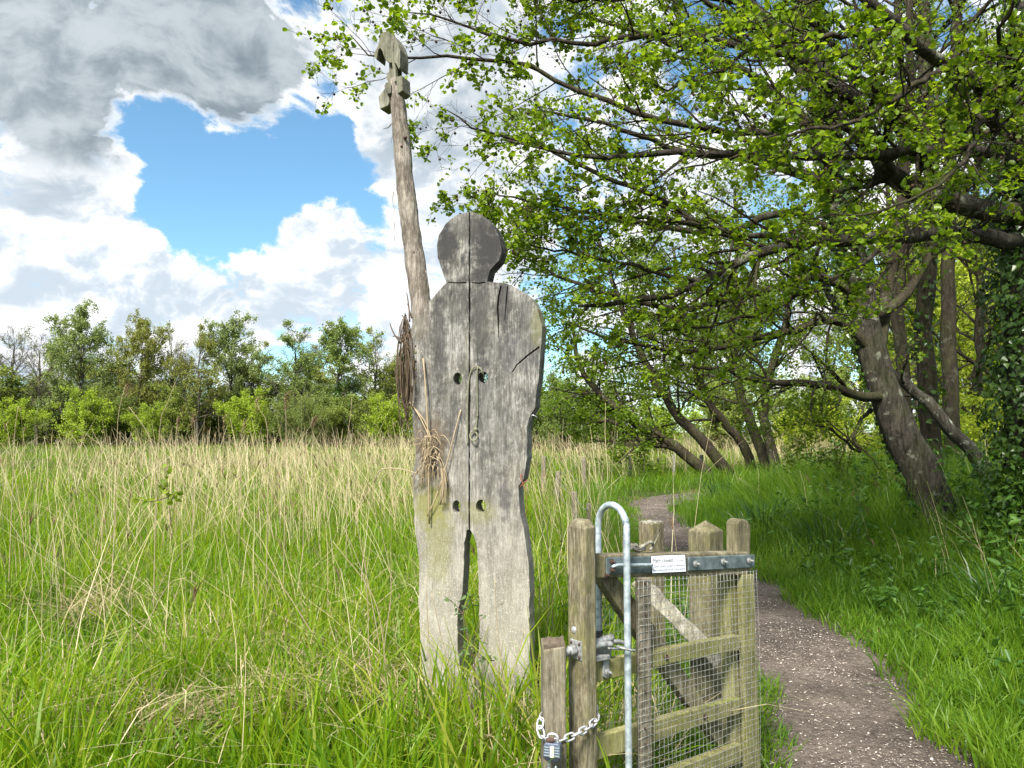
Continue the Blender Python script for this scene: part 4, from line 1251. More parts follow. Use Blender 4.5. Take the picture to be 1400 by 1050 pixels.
# ------------------------------------------------------------------ crook-topped staff
def build_staff():
    D = 4.07
    base = at(590, 640, D)
    root = empty('wooden_staff', (base.x, base.y, base.z), 0, label='tall crooked wooden staff rising behind the shoulder of the figure with carved top', cat='staff')
    b = np.array(base)
    P = smooth_path([at(592, 640, D), at(583, 500, D), at(577, 430, D), at(571, 385, D), at(563, 320, D), at(554, 250, D), at(549.5, 200, D), at(546, 160, D), at(542.5, 122, D), at(541, 108, D)], 70) - b
    t = np.linspace(0, 1, 70)
    rr = np.interp(t, [0, .25, .4, .55, .72, .82, .93, 1], [.056, .061, .056, .051, .048, .046, .042, .028])
    rr = rr * (1 + .03 * np.sin(t * 40) + .02 * np.sin(t * 97 + 1))
    v, f = tubes(P[None], rr[None], 26, .075)
    o = obj_np('pole', v, f, M['staff'], root, smooth=True)
    # knots and splinters
    for px, py, s in ((554, 188, .011), (549, 200, .007), (566, 345, .006)):
        bm = bmesh.new()
        bmesh.ops.create_icosphere(bm, subdivisions=2, radius=s)
        k = obj_bm('knot', bm, M['rust'], root, smooth=True)
        k.location = Vector(at(px, py, D - .048)) - base
    for pts, r in (([(536, 168), (531, 174), (524, 176)], .004), ([(540, 300), (538.5, 318), (540, 330)], .003), ([(582, 370), (585, 388), (586, 398)], .004), ([(538, 262), (537, 276), (540, 290)], .003)):
        tube_obj('splinter', [Vector(at(x, y, D - .03)) - base for x, y in pts], [r, r * .4], M['staff'], root, 8, 5)
    # carved head: plates traced with real thickness, turned like the figure
    A = R(-24)
    X, N = Vector((math.cos(A), math.sin(A), 0)), Vector((math.sin(A), -math.cos(A), 0))
    C = Vector((at(541, 110, D).x, D, 0))

    def pl(px, py, off):
        d = ray(px, py)
        o_ = Vector((0, 0, CAM_H))
        tt = (C + N * off - o_).dot(N) / d.dot(N)
        p = o_ + d * tt
        return ((p - C).dot(X), p.z)

    def plate(name, pts, off, th, bev=.0035):
        bm = bmesh.new()
        q = [pl(x, y, off) for x, y in pts]
        bm_prism(bm, q, -off, -off + th)
        bmesh.ops.triangulate(bm, faces=[f_ for f_ in bm.faces if len(f_.verts) > 4])
        o_ = obj_bm(name, bm, M['staff_top'], root, bevel=bev)
        o_.location = C - base
        o_.rotation_euler = (0, 0, A)
        return o_
    # zoomed trace (7x from 500,30)
    z = lambda L: [(500 + a / 7, 30 + c / 7) for a, c in L]
    plate('crook', z([(170, 92), (200, 90), (235, 102), (258, 125), (285, 165), (310, 210), (328, 270), (330, 340), (326, 430), (314, 450), (290, 400), (262, 385), (232, 392), (205, 380), (185, 355), (172, 325), (160, 285), (145, 258), (130, 250), (122, 262), (112, 300), (108, 335), (104, 362), (84, 330), (78, 305), (92, 275), (110, 240), (122, 205), (130, 160), (145, 112)]), .035, .085)
    plate('neck', z([(222, 380), (300, 380), (305, 440), (296, 470), (292, 500), (300, 560), (290, 620), (235, 620), (215, 575), (198, 540), (205, 495), (225, 470)]), .012, .045)
    plate('tongue', z([(250, 370), (268, 372), (285, 450), (290, 520), (292, 560), (274, 575), (262, 480)]), .040, .022, .003)
    plate('cross_block', z([(288, 525), (345, 512), (352, 655), (302, 690)]), .075, .085, .004)
    plate('cross_arm', z([(205, 600), (225, 640), (225, 775), (210, 800), (135, 835), (122, 715)]), .030, .085, .004)
    plate('collar', z([(176, 612), (190, 580), (215, 572), (240, 600), (240, 680), (205, 690), (184, 640)]), .045, .05)


build_figure()
build_staff()
build_figure_things()
# ------------------------------------------------------------------ small kissing gate
GA_, GB_ = at(812, 600, 2.80), at(1035, 600, 3.45)
GO = Vector((GA_.x, GA_.y, 0))
GX = Vector((GB_.x - GA_.x, GB_.y - GA_.y, 0)).normalized()
GN = Vector((GX.y, -GX.x, 0))
GANG = math.atan2(GX.y, GX.x)


def gp(px, py, off=0.0):
    d = ray(px, py)
    o = Vector((0, 0, CAM_H))
    t = (GO + GN * off - o).dot(GN) / d.dot(GN)
    p = o + d * t
    return ((p - GO).dot(GX), p.z)


def z4(L):
    return [(720 + a / 2.762, 670 + c / 2.762) for a, c in L]


def gplate(name, pts, off, th, mat, parent, bev=.004, segs=2, raw=False):
    """pts: outline seen in the photograph on the plane OFF in front of the gate's face; th its thickness behind that"""
    bm = bmesh.new()
    q = [gp(x, y, off) for x, y in (pts if raw else z4(pts))]
    bm_prism(bm, q, -off, -off + th)
    return obj_bm(name, bm, mat, parent, bevel=bev, segs=segs)


def gbolt(parent, px, py, off, r=.009, h=.012, mat='bracket', name='bolt'):
    x, zz = gp(px, py, off)
    bm = bmesh.new()
    bmesh.ops.create_cone(bm, cap_ends=True, segments=6, radius1=r * 1.25, radius2=r * 1.2, depth=h * .6)
    bmesh.ops.create_cone(bm, cap_ends=True, segments=10, radius1=r * .62, radius2=r * .55, depth=h * 1.6, matrix=Matrix.Translation((0, 0, h * .9)))
    bmesh.ops.create_cone(bm, cap_ends=True, segments=14, radius1=r * 1.7, radius2=r * 1.7, depth=h * .2, matrix=Matrix.Translation((0, 0, -h * .35)))
    o = obj_bm(name, bm, M[mat], parent)
    o.rotation_euler = (PI / 2, 0, 0)
    o.location = (x, -off - h * .4, zz)
    return o


def vpost(name, corner, sx, sy, top, mat, ang, label, cat='post', group=None, style='flat', bottom=-.25, bev=.006, end=None):
    """square post; CORNER is the world xy of its near left-front corner"""
    root = empty(name, (corner[0], corner[1], 0), ang, label=label, cat=cat, group=group)
    bm = bmesh.new()
    nz = 9
    rings = []
    for k in range(nz + 1):
        zz = bottom + (top - bottom) * k / nz
        j = [random.gauss(0, .0012) for _ in range(8)]
        rings.append([bm.verts.new((j[0], j[1], zz)), bm.verts.new((sx + j[2], j[3], zz)), bm.verts.new((sx + j[4], sy + j[5], zz)), bm.verts.new((j[6], sy + j[7], zz))])
    bm.faces.new(rings[0][::-1])
    for a, b in zip(rings, rings[1:]):
        for i in range(4):
            bm.faces.new((a[i], a[(i + 1) % 4], b[(i + 1) % 4], b[i]))
    tp = rings[-1]
    if style == 'point':
        c = bm.verts.new((sx / 2, sy / 2, top + .052))
        for i in range(4):
            bm.faces.new((tp[i], tp[(i + 1) % 4], c))
    elif style == 'round':
        c = [bm.verts.new((v.co.x * .72 + sx * .14, v.co.y * .72 + sy * .14, top + .022)) for v in tp]
        for i in range(4):
            bm.faces.new((tp[i], tp[(i + 1) % 4], c[(i + 1) % 4], c[i]))
        d = [bm.verts.new((v.co.x * .5 + sx * .25, v.co.y * .5 + sy * .25, top + .030)) for v in tp]
        for i in range(4):
            bm.faces.new((c[i], c[(i + 1) % 4], d[(i + 1) % 4], d[i]))
        bm.faces.new(d)
    else:
        bm.faces.new(tp)
        if style == 'slant':
            tp[0].co.z -= .012
            tp[3].co.z += .012
            tp[2].co.z += .008
    obj_bm('shaft', bm, mat, root, bevel=bev, segs=2)
    if end:
        bm = bmesh.new()
        n = 9
        G = [[bm.verts.new((sx * (.04 + .92 * i / (n - 1)), sy * (.04 + .92 * j / (n - 1)), top + .004 + random.gauss(0, .003) + (.012 if style == 'slant' else 0) * (j / (n - 1)) - (.006 if style == 'slant' else 0) * (1 - i / (n - 1)))) for i in range(n)] for j in range(n)]
        for j in range(n - 1):
            for i in range(n - 1):
                bm.faces.new((G[j][i], G[j][i + 1], G[j + 1][i + 1], G[j + 1][i]))
        r = bmesh.ops.extrude_face_region(bm, geom=list(bm.faces))
        bmesh.ops.translate(bm, verts=[v for v in r['geom'] if isinstance(v, bmesh.types.BMVert)], vec=(0, 0, -.025))
        obj_bm('end_grain', bm, end, root)
    return root


def rod_world(name, pts, r, mat, root, K=24, S=10):
    o = Vector(root.location)
    rz = root.rotation_euler[2]
    m = Matrix.Rotation(-rz, 3, 'Z')
    return tube_obj(name, [m @ (Vector(p) - o) for p in pts], r, mat, root, K, S)


def build_gate():
    g = empty('kissing_gate', GO, GANG, label='small wooden kissing gate faced with wire netting beside the path', cat='gate')
    W, RW = M['gate_wood'], M['rail_wood']
    gplate('top_rail', [(256, 246), (560, 240), (838, 234), (838, 322), (560, 326), (256, 334)], .0, .065, W, g, .006)
    gplate('rail', [(254, 650), (418, 622), (560, 592), (806, 548), (806, 606), (560, 652), (418, 690), (254, 730)], .0, .035, RW, g)
    gplate('rail', [(252, 936), (418, 890), (560, 850), (808, 784), (808, 846), (560, 920), (418, 976), (252, 1026)], .0, .035, RW, g)
    gplate('rail', [(250, 1245), (418, 1140), (560, 1055), (812, 958), (812, 1024), (560, 1130), (418, 1215), (250, 1340)], .0, .035, RW, g)
    gplate('brace', [(272, 330), (345, 330), (480, 505), (620, 720), (742, 905), (742, 985), (640, 850), (500, 655), (400, 520)], -.036, .045, W, g)
    gplate('stile', [(426, 332), (471, 332), (476, 1120), (436, 1120)], .024, .023, M['post_grey'], g)
    gplate('stile', [(766, 322), (816, 318), (842, 1120), (792, 1120)], -.036, .06, RW, g)
    gplate('batten', [(814, 320), (858, 318), (888, 1120), (838, 1120)], .002, .03, RW, g)
    # the stile's rounded horn above the rail
    gplate('stile_horn', [(796, 238), (796, 130), (800, 116), (812, 109), (826, 110), (840, 118), (847, 134), (848, 148), (848, 300), (796, 300)], -.012, .062, M['post_dark'], g, .010, 3)
    # hinge and latch straps with their bolts
    s1 = gplate('strap', [(303, 256), (470, 250), (470, 312), (303, 318)], .008, .008, M['strap'], g, .003)
    s2 = gplate('strap', [(612, 254), (862, 244), (862, 292), (735, 300), (612, 306)], .009, .009, M['strap'], g, .003)
    for px, py in ((322, 270), (322, 302)):
        gbolt(s1, *z4([(px, py)])[0], .012, .006, .008, 'rust')
    for px, py in ((638, 278), (742, 270), (840, 266)):
        gbolt(s2, *z4([(px, py)])[0], .012, .0085, .011)
    for px, py in ((528, 632), (674, 856), (303, 320)):
        gbolt(g, *z4([(px, py)])[0], .003, .007, .006, 'rust')
    # latch rod that runs along the strap
    a = [Vector((*[gp(*z4([(x, y)])[0], o)[0]], -o, gp(*z4([(x, y)])[0], o)[1])) for x, y, o in ((322, 292, .014), (340, 284, .022), (400, 283, .024), (474, 283, .020))]
    tube_obj('latch_rod', a, .0065, M['galv'], g, 16, 8)
    # welded wire netting: real wires, stapled on the front and folded round the edge
    verts, n = [], 0
    parts = []
    x0, _ = gp(*z4([(424, 700)])[0], .028)
    x1, _ = gp(*z4([(876, 700)])[0], .028)
    zt = gp(*z4([(424, 334)])[0], .028)[1]
    zt1 = gp(*z4([(858, 300)])[0], .028)[1]
    zb = .12
    nx = int((x1 - x0) / .0262)
    for i in range(nx + 1):
        x = x0 + (x1 - x0) * i / nx
        tt = zt + (zt1 - zt) * i / nx - .005
        zz = np.linspace(tt, zb, 14)
        P = np.stack([x + .0022 * np.sin(zz * 7 + i) + np.linspace(0, .012, 14) * i / nx, np.full(14, -.027) + .004 * np.sin(zz * 5 + i * .7), zz], 1)
        parts.append((P, .00105))
    nz = int((zt - zb) / .0268)
    for j in range(nz + 1):
        z_ = zb + (zt - .012 - zb) * j / nz
        xx = np.linspace(x0 - .004, x1 + .012, 14)
        slope = (zt1 - zt) / (x1 - x0)
        P = np.stack([xx, -.0285 + .004 * np.sin(xx * 9 + j), z_ + slope * (xx - x0) * (z_ - zb) / (zt - zb) * 1.0 + .0022 * np.sin(xx * 8 + j)], 1)
        parts.append((P, .00105))
    v, f = tubes(np.stack([p for p, r in parts]), np.stack([np.full(14, r) for p, r in parts]), 4)
    o = obj_np('wire_netting', v, f, M['wire'], g, smooth=True)
    tag(o, kind='stuff')
    # a second layer of netting behind the open side of the gate
    parts = []
    xa, xb = gp(*z4([(256, 800)])[0], -.07)[0], gp(*z4([(440, 800)])[0], -.07)[0]
    ztt = gp(*z4([(256, 420)])[0], -.07)[1]
    for i in range(12):
        x = xa + (xb - xa) * i / 11
        zz = np.linspace(.15, ztt, 8)
        parts.append(np.stack([np.full(8, x), np.full(8, .085) + .003 * np.sin(zz * 9 + i), zz], 1))
    for j in range(24):
        z_ = .15 + (ztt - .15) * j / 23
        xx = np.linspace(xa, xb, 8)
        parts.append(np.stack([xx, np.full(8, .086), z_ + 0 * xx], 1))
    v, f = tubes(np.stack(parts), np.full((len(parts), 8), .0009), 4)
    o = obj_np('wire_netting', v, f, M['wire'], g, smooth=True)
    tag(o, kind='stuff')
    for zz in (352, 470, 600, 645, 760, 900, 960):
        gbolt(g, *z4([(447, zz)])[0], .026, .003, .003, 'rust', 'staple')

    # ------------------------------------------------ sign
    sg = empty('sign', GO, GANG, label='small white printed notice reading Path closed on the gate rail', cat='sign')
    sgn = gplate('panel', [(473, 250), (599, 245), (602, 308), (476, 314)], .013, .004, M['paper'], sg, .001)
    e = gplate('backing', [(470, 247), (602, 242), (605, 310), (473, 317)], .0085, .003, M['black'], sg, .001)
    xL, zT = gp(*z4([(476, 252)])[0], .0135)
    xR, _ = gp(*z4([(599, 247)])[0], .0135)
    _, zB = gp(*z4([(476, 312)])[0], .0135)
    slope = (gp(*z4([(599, 247)])[0], .0135)[1] - zT) / (xR - xL)
    Wd, Ht = xR - xL, zT - zB

    def text(s, x, zbase, width, height, mat):
        cu = bpy.data.curves.new('lettering', 'FONT')
        cu.body = s
        cu.size = 1.0
        tmp = bpy.data.objects.new('lettering', cu)
        COL.objects.link(tmp)
        dg = bpy.context.evaluated_depsgraph_get()
        me = bpy.data.meshes.new_from_object(tmp.evaluated_get(dg))
        bpy.data.objects.remove(tmp)
        co = np.empty(len(me.vertices) * 3, np.float32)
        me.vertices.foreach_get('co', co)
        co = co.reshape(-1, 3)
        lo, hi = co.min(0), co.max(0)
        q = np.zeros_like(co)
        q[:, 0] = x + (co[:, 0] - lo[0]) / (hi[0] - lo[0]) * width
        q[:, 2] = zbase + co[:, 1] * height + slope * (q[:, 0] - xL)
        q[:, 1] = -.0136
        me.vertices.foreach_set('co', q.ravel())
        me.update()
        me.materials.clear()
        me.materials.append(mat)
        link(bpy.data.objects.new('lettering', me), sg)
    text('Path closed', xL + Wd * .02, zT - Ht * .37, Wd * .58, Ht * .36, M['ink'])
    text('due to ground conditions', xL + Wd * .635, zT - Ht * .35, Wd * .32, Ht * .11, M['ink'])
    text('Gates usually re-open at weekends', xL + Wd * .03, zT - Ht * .68, Wd * .94, Ht * .20, M['ink_blue'])
    text('See grazing planner for more details', xL + Wd * .03, zT - Ht * .92, Wd * .95, Ht * .20, M['ink_blue'])

    # ------------------------------------------------ hanging post, short post and the posts of the enclosure
    c = at(798, 600, 2.72)
    back = -GN
    corner = Vector((c.x, c.y, 0))
    top = at(790, 714, 2.75).z
    p1 = vpost('gate_post', corner, .062, .088, top - .02, M['gate_wood'], GANG, 'tall yellowish square post with rounded top that the gate hangs beside', group='posts of the kissing gate', style='round', bev=.009)
    c = at(742, 600, 2.66)
    t2 = at(750, 884, 2.66).z
    vpost('short_post', (c.x, c.y, 0), .079, .075, t2, M['post_grey'], R(4), 'short grey square post cut off low with chain and padlock round it', group='posts of the kissing gate', style='slant', end=M['endgrain'])
    c = at(891, 600, 4.3)
    A2 = R(42)
    vpost('enclosure_post', (c.x, c.y, 0), .105, .100, at(890, 716, 4.3).z, M['gate_wood'], A2, 'flat-topped square post behind the gate near the far path', group='posts of the kissing gate', end=M['lichen_wood'])
    c = at(968, 600, 3.85)
    vpost('enclosure_post', (c.x, c.y, 0), .13, .125, at(968, 728, 3.85).z, M['post_dark'], R(44), 'dark square post with pointed top behind the gate beside the rounded horn', group='posts of the kissing gate', style='point')
    # weathered rail slanting behind the netting, a small log on the top rail
    root = empty('fallen_rail', at(905, 815, 3.75), 0, label='pale lichened rail slanting down behind the wire netting', cat='rail')
    bm = bmesh.new()
    P0, P1 = at(870, 792, 3.82), at(985, 905, 3.72)
    d = (P1 - P0).normalized()
    s = d.cross(Vector((0, 1, 0))).normalized()
    b_ = d.cross(s)
    n = 10
    rings = []
    for k in range(n + 1):
        p = P0.lerp(P1, k / n) - Vector(root.location)
        q = [(.036, .025), (.036, -.025), (-.036, -.025), (-.036, .025)]
        rings.append([bm.verts.new(p + s * (a + random.gauss(0, .004)) + b_ * (c_ + random.gauss(0, .004))) for a, c_ in q])
    for a, b2 in zip(rings, rings[1:]):
        for i in range(4):
            bm.faces.new((a[i], a[(i + 1) % 4], b2[(i + 1) % 4], b2[i]))
    bm.faces.new(rings[0])
    bm.faces.new(rings[-1][::-1])
    obj_bm('beam', bm, M['lichen_wood'], root, bevel=.008)
    # pale twisted wood lying on top of the rail
    x, zz = gp(*z4([(430, 228)])[0], -.03)
    cv = []
    for pts in ([(392, 205), (412, 222), (440, 212), (468, 196), (478, 210), (466, 226)], [(388, 224), (410, 208), (432, 224), (455, 200)], [(396, 214), (420, 228), (450, 222)]):
        cv.append(([GO + GX * gp(*z4([p])[0], -.03)[0] - GN * .03 + Vector((0, 0, gp(*z4([p])[0], -.03)[1])) for p in pts], .010, .006))
    cv.append(([GO + GX * gp(*z4([p])[0], -.03)[0] - GN * .03 + Vector((0, 0, gp(*z4([p])[0], -.03)[1])) for p in ((474, 222), (488, 190), (502, 162))], .0026, .002))
    twig_thing('driftwood', 'pale twisted scrap of wood lying on the gate top rail', 'wood scrap', cv, M['lichen_wood'])

    # ------------------------------------------------ galvanised hoop that straddles the gate
    A, B = at(817, 600, 2.97), at(855.5, 600, 2.83)
    top = at(838, 690, 2.90).z
    hp = empty('lift_hoop', (B.x, B.y, 0), 0, label='galvanised steel pipe bent into a hoop straddling the gate top', cat='hoop')
    mid = (A + B) / 2
    rad = (B - A)
    rad.z = 0
    rw = rad.length / 2
    rdir = rad.normalized()
    pts = [Vector((A.x, A.y, at(817, 868, 2.97).z)), Vector((A.x, A.y, top - .35)), Vector((A.x, A.y, top - rw - .02))]
    for k in range(0, 9):
        a = PI - PI * k / 8
        pts.append(Vector((mid.x, mid.y, top - rw)) + rdir * (rw * math.cos(a)) + Vector((0, 0, rw * math.sin(a))))
    pts += [Vector((B.x, B.y, top - rw - .02)), Vector((B.x, B.y, .55)), Vector((B.x, B.y, -.05))]
    rod_world('pipe', pts, .0125, M['galv'], hp, 90, 14)
    rod_world('sleeve', [Vector((A.x, A.y, at(817, 862, 2.97).z)), Vector((A.x, A.y, at(817, 900, 2.97).z))], .0155, M['black'], hp, 6, 12)
    # eye bolt ring round the pipe
    c0 = at(856, 886, 2.83)
    ringp = []
    for k in range(21):
        a = 2 * PI * k / 20
        q = Vector((B.x, B.y, c0.z)) + GX * (.034 * math.cos(a) - .010) - GN * (.030 * math.sin(a)) + Vector((0, 0, -.010 * math.cos(a)))
        ringp.append(q)
    ringp += [Vector((B.x, B.y, c0.z + .012)) - GX * .09 - GN * .01]
    eye = empty('eye_bolt', Vector((B.x, B.y, c0.z)), 0, label='bent steel eye of the latch circling the hoop pipe', cat='bolt')
    rod_world('eye', ringp, .0042, M['bracket'], eye, 50, 8)
    # ------------------------------------------------ through bolt, plate and bracket on the hanging post
    hb = empty('hinge_bolt', corner, GANG, label='zinc hinge bolt through the gate post with square plate and bracket', cat='hinge')
    zc = at(786, 887, 2.76).z

    def loc(ang_pt):
        return Matrix.Rotation(-GANG, 3, 'Z') @ (Vector(ang_pt) - corner)
    bm = bmesh.new()
    bm_box(bm, (-.005, .012, zc - .033), (0, .072, zc + .033))
    pl_ = obj_bm('plate', bm, M['bracket'], hb, bevel=.002)
    for yy in (.022, .062):
        for dz in (-.022, .022):
            bm = bmesh.new()
            bmesh.ops.create_uvsphere(bm, u_segments=8, v_segments=5, radius=.0055)
            o = obj_bm('screw', bm, M['rust'], pl_, smooth=True)
            o.location = (-.006, yy, zc + dz)
    tube_obj('bolt_shank', [(-.065, .042, zc - .004), (0, .042, zc), (.2 * .9, .042, zc + .012)], .0135, M['bracket'], hb, 24, 12, .03)
    tube_obj('nut', [(-.036, .042, zc - .002), (-.008, .042, zc)], .0185, M['bracket'], hb, 4, 6)
    bm = bmesh.new()
    bmesh.ops.create_uvsphere(bm, u_segments=12, v_segments=8, radius=.012)
    o = obj_bm('coach_bolt', bm, M['chain'], hb, smooth=True)
    o.scale = (.5, 1, 1)
    o.location = (-.002, .052, at(784, 861, 2.76).z)
    # bracket on the gate side
    xa, za = gp(*z4([(290, 600)])[0], .02)
    br = empty('hinge_bracket', GO, GANG, label='dull zinc cup bracket bolted to the gate rail below the hoop', cat='bracket')
    gplate('cup', [(250, 640), (262, 560), (290, 556), (318, 566), (322, 590), (322, 640), (300, 648), (262, 650)], -.032, .008, M['bracket'], br, .004)
    gplate('lip', [(250, 628), (318, 622), (318, 642), (252, 652)], .020, .052, M['bracket'], br, .004)
    gplate('tail', [(289, 640), (313, 638), (313, 706), (300, 712), (289, 706)], .007, .007, M['bracket'], br, .003)
    gbolt(br, *z4([(305, 686)])[0], .010, .008, .011)
    q = [gp(*z4([(x_, y_)])[0], .012) for x_, y_ in ((250, 590), (285, 584), (318, 582))]
    tube_obj('threaded_rod', [(x_, -.012, z_) for x_, z_ in q], .0125, M['bracket'], br, 20, 12, .05)
    q = [gp(*z4([(x_, y_)])[0], -.03) for x_, y_ in ((316, 576), (345, 572), (372, 580))]
    tube_obj('pin', [(x_, .03, z_) for x_, z_ in q], .0085, M['bracket'], br, 14, 10)

    # ------------------------------------------------ chain and padlock
    ch = empty('chain', at(770, 1005, 2.66), 0, label='zinc chain looped round the short post and the gate post', cat='chain')
    # one stadium link
    L_, r_ = .040, .0105
    th = np.linspace(-PI / 2, PI / 2, 7)
    ptsl = [(L_ / 2 - r_ + r_ * math.cos(a), r_ * math.sin(a), 0) for a in th] + [(-(L_ / 2 - r_) - r_ * math.cos(a), -r_ * math.sin(a), 0) for a in th]
    ptsl.append(ptsl[0])
    Pl = np.array(ptsl)
    v, f = tubes(Pl[None], np.full((1, len(Pl)), .0033), 7, cap=False)
    lme = mesh_np('link', v, f, M['chain'], True)
    # way of the chain as seen in the photograph (11.67x from 730,960)
    zz = lambda a, b, D: at(730 + a / 11.67, 960 + b / 11.67, D)
    way = [zz(150, 200, 2.70), zz(105, 290, 2.665), zz(90, 400, 2.65), zz(115, 500, 2.64), zz(160, 600, 2.635), zz(290, 660, 2.635), zz(400, 625, 2.64), zz(560, 560, 2.655), zz(700, 500, 2.675), zz(850, 410, 2.71), zz(950, 320, 2.74), zz(1000, 250, 2.76), zz(975, 120, 2.80), zz(965, 40, 2.84)]
    wp = smooth_path(way, 400)
    seg = np.concatenate([[0], np.cumsum(np.linalg.norm(np.diff(wp, axis=0), axis=1))])
    pitch = L_ - .0095
    nl = int(seg[-1] / pitch)
    for k in range(nl):
        s0, s1 = k * pitch, (k + 1) * pitch
        a = Vector([np.interp(s0, seg, wp[:, i]) for i in range(3)])
        b = Vector([np.interp(s1, seg, wp[:, i]) for i in range(3)])
        d = (b - a).normalized()
        face = Vector((.35, -1, .25)) if k % 2 == 0 else Vector((.1, .55, 1))
        y = face.cross(d).normalized()
        if k % 2 == 0 and False: y = -y
        zax = d.cross(y)
        o = link(bpy.data.objects.new('link', lme), ch)
        o.matrix_local = Matrix.Translation((a + b) / 2 - Vector(ch.location)) @ Matrix((d, y, zax)).transposed().to_4x4()
    # rusty ring and the padlock hanging on the chain
    pc = zz(300, 760, 2.60)
    lk = empty('padlock', pc, R(-14), label='navy combination padlock hanging on the chain before the short post', cat='padlock')
    w, h, t = .028, .033, .017
    bm = bmesh.new()
    prof = [(-w, h * .55), (-w * .8, h * .78), (w * .8, h * .78), (w, h * .55), (w, -h * .45), (-w, -h * .45)]
    bm_prism(bm, prof, -t, t)
    body = obj_bm('body', bm, M['lock'], lk, bevel=.005, segs=3)
    bm = bmesh.new()
    prof = [(-w * 1.06, -h * .42), (w * 1.06, -h * .42), (w * 1.06, -h * .62), (w * .62, -h * .98), (-w * .62, -h * .98), (-w * 1.06, -h * .62)]
    bm_prism(bm, prof, -t * 1.07, t * 1.07)
    obj_bm('base', bm, M['lock_dark'], lk, bevel=.004, segs=3)
    for k in range(4):
        bm = bmesh.new()
        bmesh.ops.create_cone(bm, cap_ends=True, segments=12, radius1=.0075, radius2=.0075, depth=.0075)
        o = obj_bm('dial', bm, M['dial'], lk, smooth=False, bevel=.001)
        o.location = (.001, -t - .0005, h * .42 - k * .0088)
    for sx_ in (-1, 1):
        for k in range(4):
            bm = bmesh.new()
            bm_box(bm, (-.008, -.0008, -.0012), (.008, .0008, .0012))
            o = obj_bm('print', bm, M['galv'], body)
            o.location = (sx_ * .0175, -t - .0004, h * .42 - k * .0088)
    tube_obj('shackle', [(-w * .6, 0, h * .6), (-w * .6, 0, h * 1.15), (-w * .35, 0, h * 1.5), (w * .35, 0, h * 1.5), (w * .6, 0, h * 1.15), (w * .6, 0, h * .6)], .0045, M['chain'], lk, 24, 8)
    tube_obj('collar', [(-w * .68, -.004, h * .85), (-w * .2, -.006, h * 1.0), (w * .15, -.004, h * .95)], .008, M['rust'], lk, 8, 8)
    tube_obj('key_loop', [(-.014, 0, -h * .9), (-.014, 0, -h * 1.8), (-.012, 0, -h * 2.6), (.0, 0, -h * 2.9), (.010, 0, -h * 2.6), (.010, 0, -h * 1.8), (.010, 0, -h * .9)], .004, M['galv'], lk, 24, 8)


build_gate()


# ------------------------------------------------------------------ fence stakes beside the path
def build_fence():
    g = 'wooden stakes of the meadow fence'
    L = [  # px, top y, depth, width, label
        (786, 672, 11.0, .085, 'weathered fence stake nearest the gate, strands of wire beside it'),
        (761, 644, 14.5, .09, 'leaning grey fence stake half lost in dry reeds'),
        (743, 624, 19, .11, 'short dark fence stake close beside the figure'),
        (799, 625, 19, .11, 'fence stake alone in the green grass between reeds and path'),
        (862, 622, 25, .085, 'pale thin fence stake below the bare drooping limb'),
        (921, 621, 25, .09, 'thin fence stake between drooping limb and leaning stems'),
        (958, 622, 25, .09, 'thin fence stake right before the lowest leaning stem'),
        (804, 688, 9.4, .05, 'thin low stake just beside the gate post top'),
    ]
    tops = []
    for px, ty, D, w, lab in L:
        p = at(px, ty, D)
        root = empty('fence_stake', (p.x, D, 0), R(random.uniform(-20, 20)), label=lab, cat='stake', group=g)
        bm = bmesh.new()
        h = p.z
        nz = 6
        rings = []
        lean = random.gauss(0, .03)
        for k in range(nz + 1):
            z = -.2 + (h + .2) * k / nz
            rings.append([bm.verts.new((a * w / 2 + lean * z + random.gauss(0, .003), b * w / 2 + random.gauss(0, .003), z)) for a, b in ((-1, -1), (1, -1), (1, 1), (-1, 1))])
        bm.faces.new(rings[0][::-1])
        for a, b in zip(rings, rings[1:]):
            for i in range(4):
                bm.faces.new((a[i], a[(i + 1) % 4], b[(i + 1) % 4], b[i]))
        bm.faces.new(rings[-1])
        rings[-1][0].co.z -= .02
        obj_bm('shaft', bm, M['lichen_wood'] if D > 20 else M['post_grey'], root, bevel=.006)
        tops.append((p, root))
    # sagging wire from stake to stake
    for zf in (.9, .6):
        pts = []
        seq = [tops[7], tops[0], tops[1], tops[3]]
        for k in range(len(seq)):
            a = seq[k][0]
            pts.append(Vector((a.x, a.y - .05, max(.15, a.z * zf))))
            if k < len(seq) - 1:
                b = seq[k + 1][0]
                m = (a + b) / 2
                pts.append(Vector((m.x, m.y, m.z * zf - .06)))
        o0 = pts[0].copy()
        o = tube_obj('fence_wire', [p - o0 for p in pts], .0035, M['wire'], None, 60, 4)
        o.location = o0
        tag(o, 'thin upper strand of slack wire between the fence stakes' if zf > .8 else 'thin lower strand of slack wire between the fence stakes', 'wire', 'strands of fence wire')


build_fence()
